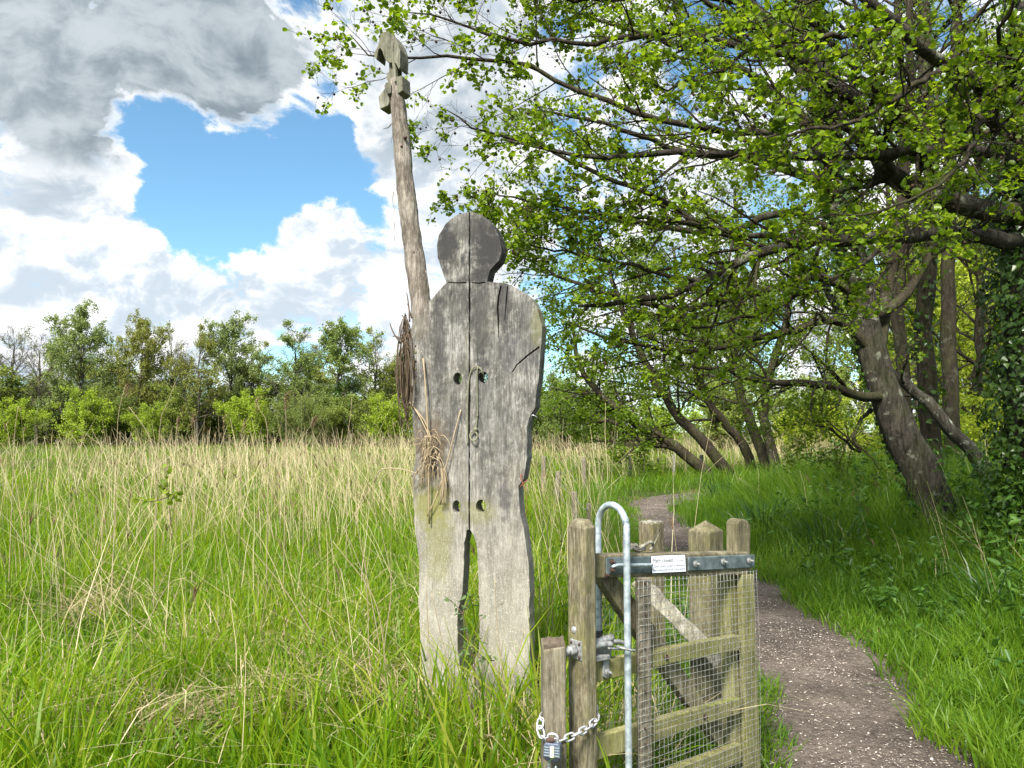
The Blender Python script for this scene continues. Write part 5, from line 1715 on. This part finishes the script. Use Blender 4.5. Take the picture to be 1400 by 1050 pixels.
# ------------------------------------------------------------------ grass, reeds and weeds
def wedge(r0, r1, dens, half=47, clump=0.0, csize=0.06, per=14):
    """points on the ground in front of the viewer between two distances; part of them in tufts -> x, y, tuft offset"""
    area = R(2 * half) / 2 * (r1 * r1 - r0 * r0)
    N = int(area * dens)
    nc = int(N * clump)
    def pts(n):
        r = np.sqrt(rng.uniform(r0 * r0, r1 * r1, n))
        a = R(1) * rng.uniform(-half, half, n)
        return r * np.sin(a), r * np.cos(a)
    x, y = pts(N - nc)
    ox, oy = rng.normal(0, .3, len(x)), rng.normal(0, .3, len(x))
    cr = rng.uniform(0, 1, len(x))
    if nc:
        k = max(1, nc // per)
        cx, cy = pts(k)
        i = rng.integers(0, k, nc)
        dx, dy = rng.normal(0, 1, nc), rng.normal(0, 1, nc)
        x = np.concatenate([x, cx[i] + dx * csize])
        y = np.concatenate([y, cy[i] + dy * csize])
        ox = np.concatenate([ox, dx])
        oy = np.concatenate([oy, dy])
        cr = np.concatenate([cr, rng.uniform(0, 1, k)[i]])
    return x, y, ox, oy, cr


def blades(x, y, z, h, w, lean, bend, K, az=None, tipw=.05, curl=0.0):
    """ribbons: K points each; az direction of the lean"""
    N = len(x)
    az = rng.uniform(0, 2 * PI, N) if az is None else az
    t = np.linspace(0, 1, K)[None, :]
    hor = (lean[:, None] * t + bend[:, None] * t ** 2.2) * h[:, None]
    up = h[:, None] * (t - .32 * np.clip(bend, 0, 1.6)[:, None] * t ** 3 - curl * t ** 4)
    wob = rng.normal(0, .012, (N, K)) * h[:, None] * t
    cx = x[:, None] + np.cos(az)[:, None] * hor - np.sin(az)[:, None] * wob
    cy = y[:, None] + np.sin(az)[:, None] * hor + np.cos(az)[:, None] * wob
    cz = z[:, None] + up
    f = rng.uniform(0, PI, N)
    prof = np.interp(t, [0, .25, .7, 1], [.7, 1, .75, tipw])
    wx = np.cos(f)[:, None] * w[:, None] * prof / 2
    wy = np.sin(f)[:, None] * w[:, None] * prof / 2
    A = np.stack([cx - wx, cy - wy, cz], -1)
    B = np.stack([cx + wx, cy + wy, cz], -1)
    V = np.stack([A, B], 2)                  # N,K,2,3
    i = np.arange(N * K * 2).reshape(N, K, 2)
    F = np.stack([i[:, :-1, 0], i[:, :-1, 1], i[:, 1:, 1], i[:, 1:, 0]], -1).reshape(-1, 4)
    return V.reshape(-1, 3), [F]


def fence_x(y):
    return np.interp(y, [0, 3, 4.5, 9, 14, 19, 26, 40], [.35, .45, .75, .85, 1.0, 1.9, 8.0, 30.0])


def keep_off(x, y):
    """true where a blade may stand: not in the posts, boards or gate"""
    p = np.stack([x - FO.x, y - FO.y], 1)
    u, v = p[:, 0] * FX.x + p[:, 1] * FX.y, -(p[:, 0] * FN.x + p[:, 1] * FN.y)
    a = (np.abs(u) < .36) & (v > -.03) & (v < .13)
    q = np.stack([x - GO.x, y - GO.y], 1)
    gu, gv = q[:, 0] * GX.x + q[:, 1] * GX.y, -(q[:, 0] * GN.x + q[:, 1] * GN.y)
    b = (gu > -.16) & (gu < 1.1) & (gv > -.10) & (gv < .13)
    return ~(a | b)


def green_field():
    out, rn = [], []
    vout, vrn = [], []
    rings = [(1.2, 2.6, 260, 5, .7), (2.6, 5.2, 1500, 5, .6), (5.2, 9, 760, 4, .6), (9, 16, 280, 3, .6), (16, 30, 95, 3, .5), (30, 60, 26, 2, .4), (60, 100, 6, 2, .3)]
    for r0, r1, dens, K, cl in rings:
        x, y, ox, oy, cr = wedge(r0, r1, dens, clump=cl, csize=.055 + .006 * r0)
        if r1 < 20:
            e = wedge(r0, r1, dens * 1.5, clump=.7, csize=.05 + .006 * r0)
            k = e[0] > fence_x(e[1]) + .3
            x, y, ox, oy, cr = [np.concatenate([p, q[k]]) for p, q in zip((x, y, ox, oy, cr), e)]
        d, s = path_dist(x, y)
        edge = np.interp(y, [7, 11], [.49, .38]) + .09 * vnoise(x, y, 2.3) + .05 * vnoise(x, y, 6.1)
        ok = keep_off(x, y) & (d > edge - .12 * rng.random(len(x)))
        right = s > 0
        x, y, ox, oy, cr, d, right, edge = [q[ok] for q in (x, y, ox, oy, cr, d, right, edge)]
        z = gz(x, y, (d, np.where(right, 1, -1)))
        r = np.hypot(x, y)
        meadow = x < fence_x(y)
        nz1, nz2 = vnoise(x, y, .9), vnoise(x + 9, y - 4, 2.6)
        # dead patches where last year's growth lies flat
        thin = meadow & (nz1 + .6 * nz2 > .42) & (rng.random(len(x)) < .6)
        # reeds fill the far meadow, the green thins out there
        thin |= meadow & (r > 14) & (rng.random(len(x)) < .2)
        away = sstep((d - edge) / np.where(right, 2.2, 1.1))
        hm = (.38 + .14 * nz1 + .12 * nz2) * rng.uniform(.55, 1.35, len(x)) * (.75 + .5 * cr)
        hm *= np.where(r < 2.8, .62, 1.0)
        hv = np.where(right, (.17 + .07 * nz2 + (.46 + .12 * nz1) * away) * np.where((y > 9) & (y < 20), 1.35, 1.0), (.11 + (.42 + .1 * nz1) * away)) * rng.uniform(.55, 1.3, len(x))
        h = np.where(meadow, hm, hv)
        h = np.clip(h, .05, 1.1)
        w = np.maximum(np.where(meadow, .0125, .0095) * rng.uniform(.5, 1.35, len(x)), r * .00085 * rng.uniform(.7, 1.3, len(x)))
        lean = np.abs(rng.normal(.12, .16, len(x)))
        bend = np.abs(rng.normal(.22, .32, len(x))) * np.where(meadow, 1.0, 1.25)
        az = np.arctan2(oy, ox) + rng.normal(0, .5, len(x))
        ok = ~thin
        for sel, O, Rn in ((ok & meadow, out, rn), (ok & ~meadow, vout, vrn)):
            if sel.any():
                O.append(blades(x[sel], y[sel], z[sel] - .02, h[sel], w[sel], lean[sel], bend[sel], K, az[sel]))
                c = np.clip(.44 + .16 * nz1[sel] + .12 * nz2[sel] + .45 * (cr[sel] - .5) + rng.normal(0, .16, sel.sum()), 0, .97)
                Rn.append(np.repeat(c, K * 2))
    v, f = join(out)
    o = obj_np('meadow_grass', v, f, M['grass'], attrs={'rnd': np.concatenate(rn)})
    tag(o, 'fresh green meadow grass growing up through the dry reeds', 'grass', kind='stuff')
    v, f = join(vout)
    o = obj_np('verge_grass', v, f, M['verge'], attrs={'rnd': np.concatenate(vrn)})
    tag(o, 'lush green grass on the verges of the path', 'grass', kind='stuff')


def dry_reeds():
    out, rn, pl, plr = [], [], [], []
    rings = [(2.7, 5, 30, 6), (5, 8, 50, 5), (8, 14, 44, 5), (14, 26, 18, 4), (26, 48, 9, 3), (48, 74, 5, 3)]
    for r0, r1, dens, K in rings:
        x, y, ox, oy, cr = wedge(r0, r1, dens, clump=.55, csize=.14 + .01 * r0, per=9)
        r = np.hypot(x, y)
        d, s = path_dist(x, y)
        fx = fence_x(y)
        meadow = (x < fx - .05) & keep_off(x, y)
        bed = (x >= fx - .05) & (y > 31) & (y < 58) & (x < 16) & (d > 3)
        wild = (x >= fx - .05) & (s > 0) & (d > 1.5) & (y > 5) & (y < 24) & (rng.random(len(x)) < .22)
        strip = (np.abs(x - fx) < .45) & (y > 4) & (y < 20) & keep_off(x, y) & (d > .8)
        n1 = vnoise(x + 5, y, .7) + .5 * vnoise(x, y + 3, 1.9)
        # thicker from some metres out; green hollows stay clear
        p = np.interp(r, [2.7, 4.5, 7, 11, 30, 60, 74], [.16, .30, .70, 1.0, 1.0, .8, .55])
        p = p * np.clip(.55 + .85 * n1, .03, 1.25) * np.clip(.75 + .9 * vnoise(x * .7 + 20, y * .45, .42), .12, 1.2)
        p = np.where((x > -.4) & (r < 26), p * .35, p)
        p = np.where(np.hypot(x - FO.x, y - FO.y) < .9, p * .35, p)
        band = (r > 44) & (x < -10)
        p = np.where(band, p * .12, p)
        p = np.where((x > .15) & (y < 3.6), 0, p)
        ok = (meadow & (rng.random(len(x)) < p)) | bed | wild | (strip & (rng.random(len(x)) < .45))
        x, y, r, n1, cr, ox, oy, bed, wild, d, s = [q[ok] for q in (x, y, r, n1, cr, ox, oy, bed, wild, d, s)]
        z = gz(x, y, (d, s))
        N = len(x)
        h = np.interp(r, [2.7, 5, 9, 20], [.75, .85, 1.0, 1.15]) * rng.uniform(.45, 1.4, N) * (.85 + .3 * cr)
        h = np.where((rng.random(N) < .12) & ~wild, h * 1.3, h)
        h = np.where(wild, h * .75, h)
        h = np.where(bed, h * 1.35, h) * (1 + .16 * vnoise(x, y, .33))
        w = np.maximum(rng.uniform(.0035, .0062, N), r * .00055 * rng.uniform(.6, 1.3, N))
        lean = np.abs(rng.normal(.10, .16, N))
        flat = rng.random(N) < .16
        lean = np.where(flat, rng.uniform(.5, 1.5, N), lean)
        bend = np.where(rng.random(N) < .25, np.abs(rng.normal(.5, .35, N)), np.abs(rng.normal(.08, .1, N)))
        az = np.where(rng.random(N) < .6, rng.normal(2.6, .9, N), rng.uniform(0, 6.28, N))
        out.append(blades(x, y, z - .02, h, w, lean, bend, K, az, tipw=.35))
        rn.append(np.repeat(np.clip(rng.beta(2.2, 2.0, N) + .06 * n1, 0, 1), K * 2))
        # last year's plumes on some of the far stems
        m = (rng.random(N) < np.where(r > 9, .12, .03)) & ~flat
        if m.any():
            k = 4
            px_, py_, pz_ = x[m], y[m], z[m] - .02
            hh, ll, bb, aa = h[m], lean[m], bend[m], az[m]
            hor = (ll + bb) * hh
            tx, ty = px_ + np.cos(aa) * hor, py_ + np.sin(aa) * hor
            tz = pz_ + hh * (1 - .32 * np.clip(bb, 0, 1.6))
            n = int(m.sum())
            xx, yy, zz_ = [np.repeat(q, k) for q in (tx, ty, tz)]
            out_h = rng.uniform(.07, .17, n * k)
            pl.append(blades(xx, yy, zz_ - .08, out_h, np.maximum(.008, np.repeat(r[m], k) * .0009) * rng.uniform(.8, 1.5, n * k), rng.uniform(.0, .4, n * k), rng.uniform(.1, .7, n * k), 3, np.repeat(aa, k) + rng.normal(0, .5, n * k), tipw=.2))
            plr.append(np.repeat(rng.random(n * k), 6))
    v, f = join(out)
    o = obj_np('dry_reeds', v, f, M['reed'], attrs={'rnd': np.concatenate(rn)})
    tag(o, 'straw-coloured dead reed stems standing across the whole meadow', 'reeds', kind='stuff')
    v, f = join(pl)
    o = obj_np('reed_plumes', v, f, M['plume'], attrs={'rnd': np.concatenate(plr)})
    tag(o, 'small brown seed plumes on the dead reeds', 'reed plumes', kind='stuff')
    # thatch: broken stems lying about the grass
    x, y, ox, oy, cr = wedge(2.7, 8, 210, clump=.75, csize=.16, per=26)
    d, s = path_dist(x, y)
    n1 = vnoise(x, y, .9) + .6 * vnoise(x + 9, y - 4, 2.6)
    ok = (x < np.minimum(fence_x(y), .8)) & ~((x > .1) & (y < 3.5)) & keep_off(x, y) & (d > .6) & (rng.random(len(x)) < np.clip(.40 + .6 * n1, .12, 1) * np.where(np.hypot(x - FO.x, y - FO.y) < .9, .3, 1))
    x, y, d, s = x[ok], y[ok], d[ok], s[ok]
    N = len(x)
    z = gz(x, y, (d, s)) + rng.uniform(.0, .16, N)
    L = rng.uniform(.12, .55, N)
    b = blades(x, y, z, L, rng.uniform(.003, .007, N), rng.uniform(.6, 2.2, N), rng.uniform(-.6, .6, N), 4, None, .4)
    b[0][:, 2] = np.minimum(b[0][:, 2], np.repeat(z, 8) + np.repeat(L, 8) * .55)
    # litter inside the gate enclosure
    n2 = 1500
    gu_, gv_ = rng.uniform(-.1, .85, n2), rng.uniform(.2, 1.6, n2)
    gx, gy = GO.x + GX.x * gu_ - GN.x * gv_, GO.y + GX.y * gu_ - GN.y * gv_
    ok = keep_off(gx, gy) & (path_dist(gx, gy)[0] > .7)
    gx, gy = gx[ok], gy[ok]
    n2 = len(gx)
    b2 = blades(gx, gy, gz(gx, gy) + rng.uniform(0, .25, n2), rng.uniform(.08, .24, n2), rng.uniform(.004, .008, n2), rng.uniform(.4, 1.6, n2), rng.uniform(-.5, .6, n2), 4, None, .4)
    # flattened dead tussocks between the green
    cl, clr = [], []
    for px, py, D, n3, sp in ((385, 975, 4.0, 420, .13), (210, 1010, 3.8, 380, .17), (300, 860, 5.0, 300, .18), (500, 905, 4.4, 260, .14), (40, 1020, 3.75, 260, .16), (130, 770, 6.4, 260, .22), (700, 1000, 3.5, 160, .12)):
        c = at(px, py, D)
        x3, y3 = c.x + rng.normal(0, sp, n3), c.y + rng.normal(0, sp * .8, n3)
        k3 = keep_off(x3, y3)
        x3, y3 = x3[k3], y3[k3]
        n3 = len(x3)
        cl.append(blades(x3, y3, gz(x3, y3) + rng.uniform(.02, .17, n3), rng.uniform(.08, .30, n3), rng.uniform(.003, .008, n3), rng.uniform(.3, 2.0, n3), rng.uniform(-.2, 1.2, n3), 4, None, .4))
        clr.append(rng.beta(1.4, 2.6, n3))
    v, f = join([b, b2] + cl)
    o = obj_np('reed_litter', v, f, M['reed'], attrs={'rnd': np.repeat(np.concatenate([np.clip(rng.beta(2, 2.6, N + n2), 0, 1)] + clr), 8)})
    tag(o, 'broken pale reed stems lying tangled in the near grass', 'reed litter', kind='stuff')


def weeds():
    """nettles, cleavers and other leafy growth on the wood side of the path"""
    L, St = [], []
    for r0, r1, dens in ((3.2, 7, 48), (7, 12, 24), (12, 22, 5)):
        x, y, ox, oy, cr = wedge(r0, r1, dens, clump=.5, csize=.35, per=10)
        d, s = path_dist(x, y)
        n1 = vnoise(x, y, 1.1)
        inner = (s < 0) & (x > .40) & (y > 3.6) & (y < 8) & (d > .62) & (rng.random(len(x)) < .5)
        ok = (((s > 0) & (d > .62 + .25 * rng.random(len(x))) & (rng.random(len(x)) < np.clip(.30 + .30 * (d - .6) + .30 * n1, .06, .95))) | inner) & keep_off(x, y)
        x, y, d, s, r = x[ok], y[ok], d[ok], s[ok], np.hypot(x, y)[ok]
        N = len(x)
        z = gz(x, y, (d, s))
        h = (.24 + .72 * sstep((d - .6) / 2.2)) * rng.uniform(.55, 1.3, N)
        h = np.where(s < 0, h * .75, h)
        K = 6
        az = rng.uniform(0, 6.28, N)
        t = np.linspace(0, 1, K)
        lean = rng.uniform(.02, .35, N)
        P = np.stack([x[:, None] + np.cos(az)[:, None] * lean[:, None] * h[:, None] * t ** 1.5, y[:, None] + np.sin(az)[:, None] * lean[:, None] * h[:, None] * t ** 1.5, z[:, None] + h[:, None] * t[None]], -1)
        St.append(tubes(P, np.linspace(.003, .0015, K)[None].repeat(N, 0), 3, cap=False))
        lp = on_twigs(P, 15, .18, .02)
        far = np.repeat(r, 15)
        L.append(leaves(lp, rng.uniform(.035, .105, len(lp)) * np.clip(.75 + .04 * far, .8, 1.4), LEAF_LONG, .7, .5, hang=.5))
    sv, sf = join(St)
    n0 = len(sv)
    lv, lf = join([(b[0], b[1]) for b in L])
    v, f = join([(sv, sf), (lv, lf)])
    o = obj_np('leafy_undergrowth', v, f, M['weed'], attrs={'rnd': np.concatenate([np.full(n0, .2)] + [b[2] for b in L])})
    tag(o, 'leafy nettles and weeds crowding the wood side of the path', 'undergrowth', kind='stuff')
    # ivy and bramble mound round the foot of the ivy-clad tree
    n = 6500
    c = at(1422, 690, 7.0)
    a, rr = rng.uniform(0, 6.28, n), np.sqrt(rng.random(n))
    hx, hy = c.x + .15 + np.cos(a) * rr * .62, c.y + np.sin(a) * rr * .62
    top = 1.35 * np.sqrt(np.clip(1 - rr ** 2, 0, 1)) * (.8 + .35 * vnoise(hx, hy, 4))
    hz = .25 + top * rng.uniform(.55, 1.0, n)
    b = leaves(np.stack([hx, hy, hz], 1), rng.uniform(.035, .075, n), LEAF_IVY, .5, .6, hang=.8)
    stp = []
    for k in range(40):
        q = rng.integers(0, n)
        stp.append(smooth_path([(c.x + .15 + random.gauss(0, .2), c.y + random.gauss(0, .2), .1), ((c.x + hx[q]) / 2, (c.y + hy[q]) / 2, hz[q] * .7), (hx[q], hy[q], hz[q])], 8))
    root = empty('ivy_bush', (c.x, c.y, .2), 0, label='dense dark ivy bush round the foot of the edge tree', cat='bush')
    o3 = np.array((c.x, c.y, .2))
    v, f = tubes(np.stack(stp) - o3, np.full((40, 8), .008), 4)
    obj_np('stems', v, f, M['bark_dark'], root, smooth=True)
    leaf_obj('foliage', [(b[0] - o3, b[1], b[2])], M['ivy_leaf'], root)
    # dark sedge clumps
    g = 'dark sedge clumps on the verge'
    for px, py, D, hh, n, lab in ((1045, 735, 11.2, .62, 120, 'dark blue-green sedge clump just past the gate horn'), (1130, 745, 9.2, .55, 90, 'dark sedge clump between path and thick trunk'), (985, 690, 16, .6, 90, 'dark sedge clump at the inner side of the bend'),
                                   (1375, 870, 6.0, .5, 80, 'dark sedge clump at the picture edge among the nettles')):
        p = at(px, py, D)
        x = p.x + rng.normal(0, .13, n)
        y = D + rng.normal(0, .13, n)
        az = np.arctan2(y - D, x - p.x) + rng.normal(0, .4, n)
        z0 = float(gz(np.array([p.x]), np.array([D]))[0])
        b = blades(x - p.x, y - D, np.full(n, 0.0), hh * rng.uniform(.6, 1.2, n), rng.uniform(.012, .02, n), np.abs(rng.normal(.15, .12, n)), np.abs(rng.normal(.3, .3, n)), 6, az)
        o = obj_np('sedge_clump', b[0], b[1], M['sedge'], attrs={'rnd': np.repeat(rng.random(n), 12)})
        o.location = (p.x, D, z0)
        tag(o, lab, 'sedge', g)


def broad_blades():
    """single broad reed shoots in front of the figure and at the frame's foot"""
    x, y, ox, oy, cr = wedge(2.55, 4.6, 75, clump=.7, csize=.10, per=8)
    d, s = path_dist(x, y)
    ok = (x < .42) & keep_off(x, y)
    x, y = x[ok], y[ok]
    fx = np.array([FO.x + random.uniform(-.45, .50) for _ in range(220)])
    fy = np.array([FO.y - random.uniform(.16, .8) for _ in range(220)])
    k = keep_off(fx, fy)
    x, y = np.concatenate([x, fx[k]]), np.concatenate([y, fy[k]])
    N = len(x)
    b = blades(x, y, gz(x, y) - .02, rng.uniform(.28, .62, N), rng.uniform(.010, .019, N), np.abs(rng.normal(.10, .10, N)), np.abs(rng.normal(.15, .22, N)), 6)
    o = obj_np('reed_shoots', b[0], b[1], M['grass'], attrs={'rnd': np.repeat(np.clip(rng.normal(.38, .16, N), 0, .9), 12)})
    tag(o, 'broad green young reed shoots at the foot of the figure', 'reed shoots', kind='stuff')


def single_reeds():
    """the tall plumed reeds one can pick out against the far trees"""
    g = 'tall plumed reeds standing out of the meadow'
    L = [((160, 605), (163, 560), (172, 526), 7.0, 1), ((212, 640), (200, 590), (176, 556), 6.0, 0), ((218, 595), (226, 560), (240, 522), 7.0, 0), ((366, 600), (358, 570), (350, 546), 6.5, 1), ((391, 600), (391, 570), (389, 540), 6.5, 1),
         ((266, 600), (265, 575), (262, 568), 8.0, 1), ((306, 605), (306, 585), (305, 570), 8.5, 1), ((330, 600), (332, 585), (333, 574), 9, 1), ((476, 600), (479, 570), (481, 545), 7.5, 0), ((20, 600), (22, 575), (25, 556), 7, 0),
         ((243, 604), (243, 590), (242, 572), 9, 1), ((418, 606), (424, 585), (428, 570), 8, 1)]
    names = ['plumed reed leaning, the most prominent left of the dome bush', 'bare reed bent far over across the plumed one', 'bare reed slanting up before the straight-trunked olive tree', 'plumed reed bowing left of the willow bush', 'upright plumed reed right before the willow bush', 'short plumed reed in front of the olive tree trunk', 'short plumed reed before the broad rounded tree', 'short plumed reed close beside the bowing one', 'bare upright reed before the ivied tree', 'bare reed near the picture edge before the bright low bush', 'small plumed reed before the thin pale tree', 'small plumed reed just right of the willow bush']
    for lab, (lo, mid, hi, D, plume) in zip(names, L):
        p0, p1, p2 = at(*lo, D), at(*mid, D), at(*hi, D)
        z0 = gz(np.array([p0.x]), np.array([D]))[0]
        d = (p0 - p1)
        base = Vector((p0.x + d.x * .3, D, float(z0) - .02))
        root = empty('tall_reed', base, 0, label='tall dry ' + lab, cat='reed', group=g if plume else 'tall bare reeds standing out of the meadow')
        tube_obj('stem', [Vector((0, 0, 0)), p0 - base, p1 - base, p2 - base], [.0042, .0035, .003, .0018], M['straw'], root, 20, 5)
        if plume:
            n = 34
            t = rng.uniform(0, .13, n)
            tip = p2 - base
            az = rng.normal(.3, .5, n)
            b = blades(tip.x + rng.normal(0, .004, n), tip.y + rng.normal(0, .004, n), tip.z - t, rng.uniform(.03, .085, n), rng.uniform(.004, .008, n), rng.uniform(.2, .7, n), rng.uniform(.2, 1.0, n), 4, az, .3)
            obj_np('plume', b[0], b[1], M['plume'], root, attrs={'rnd': np.repeat(rng.random(n), 8)})
    # long bent dry stems leaning in front
    g = 'long dry stems leaning through the near grass'
    S = [([(480, 940), (430, 870), (385, 800), (330, 735)], 4.4), ([(520, 1020), (505, 900), (500, 800), (470, 720)], 4.0), ([(535, 1000), (525, 900), (535, 800), (520, 720)], 4.0), ([(512, 1000), (520, 900), (498, 770), (485, 700)], 4.2), ([(545, 1040), (530, 930), (512, 820), (455, 740)], 3.8),
         ([(90, 900), (110, 840), (140, 770), (165, 700)], 5.0), ([(150, 910), (195, 860), (230, 800), (255, 790)], 4.6), ([(745, 900), (752, 800), (748, 730), (756, 690)], 4.4), ([(760, 900), (755, 820), (768, 740), (764, 705)], 4.6), ([(735, 880), (740, 760), (742, 690), (733, 640)], 4.8), ([(595, 1010), (590, 930), (585, 860), (582, 790)], 3.55), ([(625, 1000), (618, 930), (603, 870), (590, 810)], 3.6), ([(690, 1000), (688, 930), (680, 860), (676, 790)], 3.55), ([(690, 1030), (700, 930), (715, 870), (716, 860)], 3.5)]
    names = ['leaning diagonally across the open grass', 'first of the thicket beside the figure', 'curving close along the figure edge', 'second in the thicket beside the figure', 'arching low at the foot of the thicket', 'slanting alone near the picture edge', 'bent over flat in the left of the meadow', 'upright between figure and gate post', 'crooked, just before the gate post', 'tallest between figure and gate, beside its hip', 'before the outer edge of one figure leg', 'crossing the same leg towards the slot', 'before the leg nearest the gate', 'bent at the foot of the leg nearest the gate']
    for lab, (pts, D) in zip(names, S):
        q = [at(a, b, D - .02 * k) for k, (a, b) in enumerate(pts)]
        base = Vector((q[0].x, D, -.02))
        q = [Vector((0, 0, 0)) + base] + q if q[0].z > .12 else q
        o = tube_obj('dry_reed', [p - base for p in q], [.0036, .003, .0022, .0016], M['straw'], None, 22, 5)
        o.location = base
        tag(o, 'dry reed stem ' + lab, 'reed', g)


def sapling(name, label, stems, D, leafsize, mat, nleaf):
    base = at(*stems[0][0], D)
    base = Vector((base.x, D, 0))
    root = empty(name, base, 0, label=label, cat='sapling')
    lf = []
    for pts in stems:
        P = smooth_path([at(a, b, D) - base for a, b in pts], 16)
        v, f = tubes(P[None], np.linspace(.0038, .0014, 16)[None], 5)
        obj_np('stem', v, f, M['twig'], root, smooth=True)
        lp = on_twigs(P[None], nleaf, .25, .012)
        lf.append(leaves(lp, rng.uniform(leafsize * .6, leafsize * 1.2, nleaf), LEAF_LONG if name == 'willow_sapling' else LEAF_ROUND, .45, .8))
    leaf_obj('foliage', lf, mat, root)


def build_saplings():
    blue = leaf_mat('sallow_leaf', [(.06, .11, .045), (.10, .165, .06), (.16, .22, .08)], .35, .5)
    sapling('willow_sapling', 'small grey-green sapling growing in the slot between the figure legs', [[(655, 1000), (650, 930), (648, 880), (655, 850), (663, 842)], [(650, 930), (640, 880), (632, 840), (620, 825), (608, 815)], [(649, 900), (640, 890), (632, 899)], [(648, 890), (660, 902), (672, 896)], [(632, 840), (640, 822), (646, 812)]], 3.62, .034, blue, 16)
    sapling('meadow_sapling', 'thin young shrub with round leaves standing alone among the reeds', [[(234, 720), (230, 680), (228, 650), (229, 632)], [(231, 690), (240, 675), (246, 672)], [(230, 680), (205, 686), (185, 682)], [(231, 672), (220, 662), (214, 656)]], 5.4, .045, M['gold_leaf'], 9)


green_field()
dry_reeds()
weeds()
broad_blades()
single_reeds()
build_saplings()
